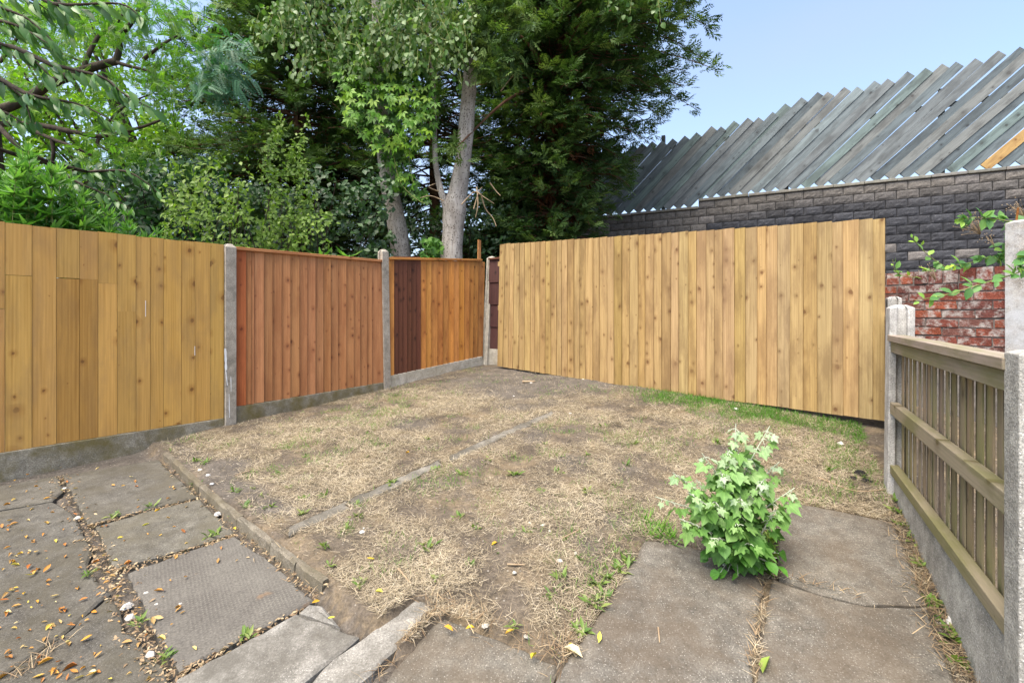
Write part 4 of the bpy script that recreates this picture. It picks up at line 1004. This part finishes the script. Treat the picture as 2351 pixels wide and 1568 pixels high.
# stems: (top pixel, depth offset)
stems = [((1690,972),.02),((1768,978),.05),((1612,1040),-.05),((1545,1085),-.1),((1655,1080),-.2),((1790,1060),.1),((1825,1120),.0),((1580,1130),-.2),((1720,1040),.15),((1735,1120),-.1),((1640,1150),-.28),((1780,1170),-.15),((1560,1190),-.2),((1690,1200),-.3),((1505,1140),.0),((1670,1030),-.1),((1600,1100),.05),((1700,1140),-.25),((1755,1100),-.2),((1630,1235),-.3),((1720,1250),-.3)]
stt = []; Yp = pb.y
for (tx, ty), dy in stems:
    a = pb + Vector((random.gauss(0,.05), random.gauss(0,.05), -.02)); e = P(tx, ty, Yp+dy*.8); m = a.lerp(e, .5) + Vector((random.gauss(0,.02)+(a.x-e.x)*.12, 0, .05))
    c = spline([a, m, e], 14); stt.append(tube(c, np.linspace(.006,.0025,14), 5))
    hfrac = (e.z-pb.z); nleaf = int(9+hfrac*54); 
    for k in range(nleaf):
        u = .22+.78*(k+random.random()*.6)/nleaf; u = min(u,.99); p = c[int(u*13)]; z = (p[2]-pb.z)
        az = k*2.4+random.gauss(0,.4); el = random.gauss(-.25,.3); out = np.array([math.cos(az)*math.cos(el), math.sin(az)*math.cos(el)-.25, math.sin(el)])
        tipness = max(0, (u-.8)/.2)
        size = (.086 if z > .12 else .06)*random.uniform(.65,1.25)*(1-.55*tipness)
        w = np.clip((z-.15)/.40,0,1)*.45+tipness*.5 + random.uniform(-.15,.22); w = float(np.clip(w,0,1))
        g, s_ = np.array((.06,.165,.024)), np.array((.37,.45,.33)); mid = np.array((.17,.31,.08))
        cc = g+(mid-g)*min(1,w*2) if w < .5 else mid+(s_-mid)*(w-.5)*2
        pet = size*.35; q0 = p+out*pet
        leaf_obj('leaf', LB if (z > .14 and (tipness > 0 or random.random() < .85)) else LO, ps, q0, out+np.array([0,0,-.45]), (random.gauss(0,.4)+out[0]*.4, -.35+random.gauss(0,.35)+out[1]*.4, .8), size, cc)
        stt.append((lambda v: v)(tube([p, p+out*pet*.5+np.array([0,0,.006]), q0], [.0018]*3, 4)))
for k in range(46):          # small round leaves low around the foot
    az = random.uniform(0, 6.28); rr = random.uniform(.05,.2); p = pb + Vector((math.cos(az)*rr, -abs(math.sin(az))*rr-.02, random.uniform(.02,.13)))
    gcol = np.array((.06,.17,.022))*random.uniform(.8,1.7)
    stt.append(tube([pb+Vector((0,0,.01)), pb.lerp(p,.6)+UP*.03, p], [.002]*3, 4))
    leaf_obj('leaf', LO, ps, p, (math.cos(az), math.sin(az)-.3, -.5), (random.gauss(0,.3), -.5, .8), random.uniform(.045,.075), gcol)
tubes('stem', ps, stt, M_pstem, pb)

# ------------------------------------------------------------------ brambles by the brick wall
brb = Vector((4.75,4.1,float(lawn(4.75,4.1)))); bt = thing('bramble_bush', brb, 'arching bramble with fresh green leaves and seed heads over the brick wall', 'bush')
BO = leaf_mesh('leaf', oval(2,.55,.15,.15), M_brm); bs = []
def cane(pts, Y, r0, nl, sz, lime=0., skip=.1):
    c = spline([P(x, y, Y+(dy if len(q_)>2 else 0)) for q_ in pts for x, y, dy in [(q_+(0,))[:3]]], 24); bs.append(tube(c, np.linspace(r0,r0*.4,24), 5)); d = nz(np.gradient(c, axis=0))
    for k in range(nl):
        u = skip+(1-skip)*(k+.5)/nl; i = int(u*23); a = random.uniform(0,2*math.pi)
        tg = d[i]*.8+np.array([math.cos(a), random.gauss(-.1,.4), math.sin(a)])*.9
        l = 1 if u > .9 else lime*random.random()
        leaf_obj('leaf', BO, bt, c[i]+rng.normal(size=3)*.01, tg, (random.gauss(0,.4),-.7,.7), sz*random.uniform(.7,1.25)*(.6 if u > .93 else 1), tuple(np.array((1,1,1.05))*(1-l)+np.array((2.0,1.6,.9))*l))
cane([(2400,590),(2340,625),(2260,650),(2180,675),(2100,690)], 3.6, .006, 24, .085, .3)
cane([(2400,545),(2330,570),(2250,598),(2180,612)], 4.2, .005, 34, .095, .1)
cane([(2260,640),(2200,625),(2150,600),(2110,565),(2095,545)], 4.5, .005, 14, .075, .8)
cane([(2120,640),(2070,632),(2055,620),(2050,595)], 4.6, .004, 9, .07, .8)
cane([(2360,520),(2300,505),(2240,500),(2200,505)], 4.0, .005, 26, .095, .1)
cane([(2380,480),(2340,520),(2310,560),(2290,600)], 4.1, .005, 28, .1, .1)
cane([(2300,640),(2240,628),(2170,618),(2120,622)], 4.7, .004, 30, .085, .1)
cane([(2400,560),(2370,580),(2345,600),(2335,620)], 3.6, .004, 16, .1, 0)
tubes('cane', bt, bs, M_stem, brb)
# seed heads
sd = []; dots = []
for cx_, cy_, rx, ry, n in ((2232,512,36,28,70),(2335,478,35,20,50),(2130,620,20,12,24),(2265,545,18,14,22)):
    r0 = P(cx_+20, cy_+26, 4.15)
    for _ in range(n):
        e = P(random.gauss(cx_, rx*.5), random.gauss(cy_, ry*.5), 4.1+random.gauss(0,.06)); 
        if random.random() < .4: sd.append(tube([r0, r0.lerp(e,.6)+Vector((0,0,.01)), e], [.0015]*3, 4))
        k = tube([e-UP*.004, e, e+UP*.004], [.002,.0045,.002], 5); dots.append(k)
tubes('seed_head', bt, sd+dots, M_twig, brb, kind='stuff')

# ------------------------------------------------------------------ straw, grass, weeds
def yard(n, x0=-3.6, x1=3.6, y0=1.6, y1=7.6):
    return rng.uniform(x0, x1, n), rng.uniform(y0, y1, n)
def inside(x, y):      # the lawn between the fences
    a = ((x-P1.x)*u12.y-(y-P1.y)*u12.x) > .08
    a &= ((x-P2.x)*u23.y-(y-P2.y)*u23.x) > .08
    a &= ((x-BL.x)*nb.x+(y-BL.y)*nb.y) > .0
    a &= ((x-RP1.x)*nr.x+(y-RP1.y)*nr.y) > .06
    return a & (kside(x, y) < -.065)
def gz_arr(x, y): return lawn(x, y) - drop(x, y)
x, y = yard(1100000); k = inside(x, y) & ~on_slab(x, y); x, y = x[k], y[k]
bm = bare_mask(x, y); pat = vnoise(x, y, 2.3, 13)*.5+vnoise(x, y, 7, 14)*.5
k = rng.random(len(x)) < (1-bm*.93)*np.clip((pat-.27)*2.8, .06, .92)*np.clip(1.25-.11*y,.35,1); x, y, pat = x[k], y[k], pat[k]
n = len(x); print('straw', n); a = rng.uniform(0, 2*np.pi, n); el = np.abs(rng.normal(0,.22,n)); z = gz_arr(x, y)+rng.uniform(0,.014,n)
cloud('dry_grass', None, [scatter((np.array([(0,-.024,0),(0,.024,0),(1,.008,.06),(1,-.008,.06)],float), np.array([(0,3,2,1)])), np.stack([x,y,z],-1), np.stack([np.cos(a)*np.cos(el),np.sin(a)*np.cos(el),np.sin(el)],-1), np.tile([0,0,1.],(n,1))+rdir(n)*.5, rng.uniform(.02,.056,n), np.clip(rng.normal(.2+.6*pat,.26,n),0,1))], M_straw, (0,4,0)); 
tag(bpy.context.scene.collection.objects[-1], 'matted dry straw-coloured grass covering the lawn', kind='stuff')
# green grass: a lush strip under the right half of the back fence, thin elsewhere
x, y = yard(420000); k = inside(x, y) & ~on_slab(x, y); x, y = x[k], y[k]
db = (x-BL.x)*nb.x+(y-BL.y)*nb.y; tb = (x-BL.x)*ub.x+(y-BL.y)*ub.y
gN = vnoise(x, y, 3.1, 17)*.5+vnoise(x, y, 9, 18)*.5
lush = np.clip((tb-2.1)/.9,0,1)*np.clip((.35+.5*gN-.10*np.abs(tb-3.5)-db)/.4,0,1)
dr = (x-RP1.x)*nr.x+(y-RP1.y)*nr.y
side = np.clip((1.0-dr)/.8,0,1)*np.clip((y-2.9)/.3,0,1)*.8*np.clip((gN-.4)*5,0,1)
d_s = np.clip((.16-np.abs((x-.62)*.78+(y-2.55)*-.35))/.12,0,1)*(y<3.0)*(y>2.1)*.35*np.clip((gN-.3)*4,0,1)
sparse = np.clip((gN-.56)*6,0,1)*.30*(1-bare_mask(x,y)*.8)
k = rng.random(len(x)) < np.maximum.reduce([np.minimum(1,lush*1.6)*np.clip((gN-.05)*2.6,.3,1), side, d_s, sparse]); lush_k = lush[k]; x, y = x[k], y[k]
n = len(x); print('green', n); a = rng.uniform(0,2*np.pi,n); el = rng.uniform(.35,1.3,n)
cloud('green_grass', None, [scatter(blade(.06,-.35), np.stack([x,y,gz_arr(x,y)],-1), np.stack([np.cos(a)*np.cos(el),np.sin(a)*np.cos(el),np.sin(el)],-1), np.tile([0,0,1.],(n,1))+rdir(n)*.6, rng.uniform(.025,.055,n)+.012*lush_k, np.clip(rng.random(n)*.9+.1-.35*lush_k,0,1))], M_grass, (0,4,0))
tag(bpy.context.scene.collection.objects[-1], 'green grass, lush below the back fence and thin elsewhere', kind='stuff')
# leaf litter and dry weeds in the joints and along the old fence
lit = []
def joint(path, n, w):
    c = spline([G(x, y, -.03) for x, y in path], 60); i = rng.integers(0, 60, n); p = c[i]+np.stack([rng.normal(0,w,n), rng.normal(0,w,n), np.zeros(n)],-1); 
    return p
Zp = lambda *l: Z7(*l)
J = [joint(Zp((370,210),(430,330),(540,520),(640,690),(700,820),(760,960),(860,1150),(950,1330),(1080,1500)), 900, .035), joint(Zp((560,512),(900,430),(1250,345)), 180, .012), joint(Zp((715,795),(1150,682),(1480,572)), 240, .015),
     joint(Zp((1130,1440),(1550,1225),(1900,1050)), 160, .014), joint(Zp((1040,130),(1270,340),(1520,560),(1740,740),(2010,960)), 420, .025), joint(Zp((400,1225),(200,1390),(0,1500)), 60, .02),
     joint([(1757,1312),(1748,1400),(1728,1560)], 140, .01), joint([(1775,1328),(1868,1359),(1985,1388)], 60, .01), joint([(1280,1530),(1310,1490),(1265,1570)], 60, .02), joint([(990,1425),(850,1565)], 80, .012),
     joint([(2065,1195),(2110,1290),(2160,1420),(2215,1560)], 1100, .05), joint([(1000,1400),(1100,1445),(1290,1525)], 220, .04)]
p = np.vstack(J); p[:,2] = np.where(kside(p[:,0],p[:,1])>0, lawn(p[:,0],p[:,1])-.042, lawn(p[:,0],p[:,1])+.004)+rng.uniform(0,.012,len(p)); n = len(p); a = rng.uniform(0,2*np.pi,n)
parts = [scatter(diamond(.4,.3), p[:n//2], np.stack([np.cos(a),np.sin(a),rng.normal(0,.2,n)],-1)[:n//2], (np.tile([0,0,1.],(n,1))+rdir(n)*.5)[:n//2], rng.uniform(.012,.032,n//2)),
         scatter(blade(.05,.3), p[n//2:], np.stack([np.cos(a),np.sin(a),rng.uniform(0,.5,n)],-1)[n//2:], (np.tile([0,0,1.],(n,1))+rdir(n)*.5)[n//2:], rng.uniform(.03,.08,n-n//2))]
cloud('leaf_litter', None, parts, M_litter, (0,3,0)); tag(col.objects[-1], 'brown leaf litter and dry stalks in the paving joints', kind='stuff')
# small green weeds: one thing each
def weed(p, label, group, size, n=16, mat=M_tuft, leaf=None, upr=(.15,1.1)):
    a = rng.uniform(0,2*np.pi,n); el = rng.uniform(*upr,n); 
    v, q, r = scatter(leaf or oval(1,.3,.15,.2), np.zeros((n,3))+rng.normal(0,size*.25,(n,3))*np.array([1,1,0]), np.stack([np.cos(a)*np.cos(el),np.sin(a)*np.cos(el),np.sin(el)],-1), np.tile([0,0,1.],(n,1))+rdir(n)*.4, size*rng.uniform(.5,1.1,n))
    o = obj('weed_tuft', nmesh('weed_tuft', v, q, mat, r), None, Matrix.Translation(Vector(p))); return tag(o, label, 'weed', group)
wp = [(545,1130),(580,1125),(600,1140),(560,1165),(690,1185),(640,1090),(470,1065),(452,1058),(620,1165),(665,1120),(700,1145),(745,1140),(820,1165),(1060,1090),(1110,1070),(1180,1090),(1280,1085),(1320,1110),(1350,1130),(1240,1130),(980,1010),(845,995),(905,1110),(1050,1190),(1100,1215),(1210,1220),(1300,1240),(1330,1285),(1290,1330),(820,1190),(800,1215),(745,1255),(760,1300),(830,1340),(1080,1300),(1350,1045),(1460,1020),(1440,1070),(1540,990),(1650,1020),(1900,1080),(1850,1060),(1950,1110),(2000,1050),(980,1260),(890,1230),(1140,1270),(1000,1330),(1260,1370),(1180,1440),(1120,1060),(1390,980),(1250,1020),(1000,1080),(700,1050),(780,1070)]
def lawn_place(x, y):
    e = 1216-(x-662)*(270/606)
    if x < 800 and y > 1000 and y < e-20: return 'small green weed tuft in the lawn between kerb and sunken edging', 'weeds between kerb and edging'
    if abs(y-e) <= 26 and x < 1270: return 'small green weed tuft beside the sunken grey edging', 'weeds beside the sunken edging'
    if y < e: return 'small green weed tuft on the lawn beyond the sunken edging', 'weeds beyond the sunken edging'
    if x > 1380: return 'small green weed tuft on the lawn behind the poplar shoot', 'weeds behind the poplar shoot'
    if y > 1200: return 'small green weed tuft on the lawn near the bottom slabs', 'weeds on the near lawn'
    return 'small green weed tuft in the middle of the dry lawn', 'weeds on the middle lawn'
for x, y in wp: weed(G(x, y)+UP*.002, *lawn_place(x, y), random.uniform(.035,.068), random.randint(8,18))
for x, y in ((1334,1452),(1375,1340),(1400,1330),(1390,1370),(1420,1310),(1365,1385),(1440,1290)): weed(G(x, y)+UP*.002, 'leafy green weed against the edge of the large speckled slab', 'green weeds by the slab edge', random.uniform(.05,.08), 20)
for x, y in ((348,1163),(262,1187),(490,1230),(317,1432),(570,1462),(380,1510),(205,1318),(540,1188),(452,1115)): weed(G(x, y, -.038)+UP*.002, 'small green weed in a joint of the left paving', 'green weeds in paving joints', random.uniform(.04,.065), 14)
for x, y in ((1752,1270),(1745,1290),(1760,1255),(1735,1300),(1765,1235)): weed(G(x, y)+UP*.002, 'yellowing weed at the foot of the poplar shoot', 'yellow weeds by the shoot', .09, 26, M_app)
for x, y in ((1500,1225),(1530,1235),(1490,1200),(1550,1240),(1520,1210)): weed(G(x, y)+UP*.002, 'grassy green tuft left of the poplar shoot', 'grass tufts by the shoot', .1, 34, M_grass, blade(.08,-.3))
for x, y in ((2068,1180),(2085,1210),(2100,1240),(2060,1150),(2120,1300),(2150,1385),(2190,1470),(2215,1530)): weed(G(x, y)+UP*.002, 'straggly weed in the soil strip along the old fence', 'weeds along the old fence', .07, 18, M_app)
# fallen leaves: one thing each
slab_names = ['on the slab strip by the fence', 'on the large left slab', 'on the bottom left slab', 'on the slab nearest the fence', 'on the plain grey slab', 'on the ribbed slab', 'on the pale cracked slab', 'on the broken corner piece', 'on the pale edging stone'] + ['elsewhere on the paving']*20
FL = []
for s_ in range(4):
    v, q_ = oval(2,.42,.35+.15*s_,-.35+.2*s_); FL.append(leaf_mesh('fallen_leaf', (v*np.array([1,1,1.0]), q_), M_fall))
def fallen(x, y, dz, label, group, sz, c=(1,1,1)):
    p = G(x, y, dz)+UP*.006; a = random.uniform(0,6.28); o = leaf_obj('fallen_leaf', random.choice(FL), None, p, (math.cos(a),math.sin(a),random.gauss(0,.12)), (random.gauss(0,.3),random.gauss(0,.3),1), sz, c)
    return tag(o, label, 'leaf', group)
for i in range(230):
    while True:
        x, y = random.uniform(0,640)*random.random()**.35, random.uniform(1075,1568); q_ = G(x, y, -.038)
        if kside(q_.x, q_.y) > .05 and (q_.x-P1.x)*n01.x+(q_.y-P1.y)*n01.y > .06 and random.random() < (1.1-x/620): break
    k = random.choice(((1,1,1),(1,1.1,.9),(.7,.62,.55),(1.0,1.2,1.6),(.9,.8,.7),(.6,.55,.5),(1.1,1.3,.6)))
    q_ = G(x, y, -.038); on = [n_ for n_, pl_ in zip(slab_names, slab_polys) if inpoly(np.array([q_.x]), np.array([q_.y]), pl_)[0]]
    where = on[0] if on else 'in the joints of the left paving'
    fallen(x, y, -.038, 'curled orange brown fallen leaf ' + where, 'fallen leaves ' + where, random.choice((.016,.02,.026,.032,.04))*random.uniform(.85,1.2), k)
for x, y in ((542,1217),(987,1249),(1142,1247),(735,1381),(1020,1440),(1375,1478),(1160,1458),(1090,1443),(1220,1515),(1318,1495),(860,1285),(880,1362),(680,1160),(940,1040),(770,1418)): fallen(x, y, .01 if x > 760 else -.035, 'single yellow orange fallen leaf on the dry lawn or slabs nearby', 'fallen leaves beyond the kerb', random.uniform(.03,.05), (1.1,1.5,.5))
fallen(1338,1512, .01, 'pale grey-green leaf lying on the large speckled slab', None, .09, (1.1,1.9,5)); fallen(1752,1548,.012,'green leaf lying in the joint at the bottom right',None,.1,(.5,1.6,1.2))
# stones, chips and twigs
def stone_mesh(seed):
    r = random.Random(seed); v = [(x*r.uniform(.7,1.2), y*r.uniform(.7,1.2), z*r.uniform(.6,1.2)) for x,y,z in [(1,0,0),(.5,.8,.05),(-.5,.8,0),(-1,0,.05),(-.5,-.8,0),(.5,-.8,.05),(.55,.1,.55),(-.1,.5,.6),(-.5,-.2,.5),(.1,-.45,.6)]]
    f = [(0,1,7,6),(1,2,7),(2,3,8,7),(3,4,8),(4,5,9,8),(5,0,6,9),(6,7,8,9),(5,4,3,2,1,0)]
    return pmesh('stone', v, f, M_stone)
SM = [stone_mesh(s) for s in range(5)]
def stone(x, y, sz, label, group, dz=0, c=(1,1,1), name='stone'):
    p = G(x, y, dz)+UP*.003; o = obj(name, random.choice(SM), None, Matrix.Translation(p) @ Matrix.Rotation(random.uniform(0,6.3),4,'Z') @ Matrix.Scale(sz,4), c); return tag(o, label, 'stone', group)
for x, y, s_ in ((1247,1208,.022),(1262,1220,.014),(1216,1202,.014),(832,1222,.02),(836,1214,.013),(1322,1272,.014),(1113,1438,.022),(1208,1462,.014),(1182,1316,.013),(1060,1130,.012),(1286,1288,.02),(1240,1252,.012),(1690,940,.03),(1930,1020,.03),(1220,880,.02),(1340,872,.02),(1310,950,.018),(1150,1000,.014),(1180,910,.014),(1700,1045,.02)):
    stone(x, y, s_, 'small pale stone lying on the dry lawn', 'pale stones on the lawn', c=random.choice(((1,1,1),(1.05,1.05,1.08),(.85,.85,.8))))
for x, y, s_ in ((500,1183,.03),(478,1092,.018),(460,1080,.02),(488,1112,.018)): stone(x, y, s_, 'pale chip of stone beside the kerb', 'pale chips by the kerb', -.05 if x in (500,) else 0, (.9,.92,.95))
for x, y, s_ in ((292,1395,.03),(300,1420,.026),(345,1505,.022),(178,1190,.022),(150,1122,.018),(336,1362,.014),(415,1388,.012),(360,1388,.012)): stone(x, y, s_, 'broken concrete chip in the wide joint of the left paving', 'concrete chips in the joint', -.045, (.75,.74,.72))
stone(2187,1430,.035,'white stone in the soil strip by the old fence',None)
for x, y, s_ in ((1975,1090,.05),(1990,1105,.04),(1960,1100,.035)):
    o = stone(x, y, s_, {.05:'largest black charred lump on the lawn near the white post',.04:'middle-sized black charred lump on the lawn near the white post',.035:'smallest black charred lump on the lawn near the white post'}[s_], 'charred lumps by the white post', name='charred_lump'); o.data = o.data.copy(); o.data.materials[0] = M_burn
def stick(pts, r, label, group=None):
    c = spline([G(x, y)+UP*(r+.006) for x, y in pts], 10); v, q = tube(c, np.linspace(r,r*.6,10), 6); o = c[0]
    ob = obj('twig', nmesh('twig', v-o, q, M_twig, None, True), None, Matrix.Translation(Vector(o))); return tag(ob, label, 'twig', group)
stick([(1165,1300),(1205,1301)], .006, 'short pale straight stick on the dry lawn')
stick([(915,1310),(945,1345)], .006, 'brown twig on the lawn near the kerb end')
stick([(1200,880),(1228,879)], .016, 'pale wood offcut on the bare soil')
stick([(1300,855),(1340,864),(1372,872)], .006, 'long thin twig on the bare soil below the back fence')
stick([(1880,1100),(1960,1130),(2030,1128)], .006, 'long thin twig on the grass near the white post')
stick([(1512,1445),(1515,1480)], .004, 'tiny twig on the large speckled slab')
stick([(540,1095),(580,1080)], .005, 'thin twig on the lawn close to the kerb')
stick([(1290,1240),(1340,1215)], .005, 'thin straw stalk on the lawn left of the shoot')

print('triangles', sum(len(p.vertices)-2 for me in bpy.data.meshes if len(me.polygons) < 2000 for p in me.polygons) + sum(2*len(me.polygons) for me in bpy.data.meshes if len(me.polygons) >= 2000))
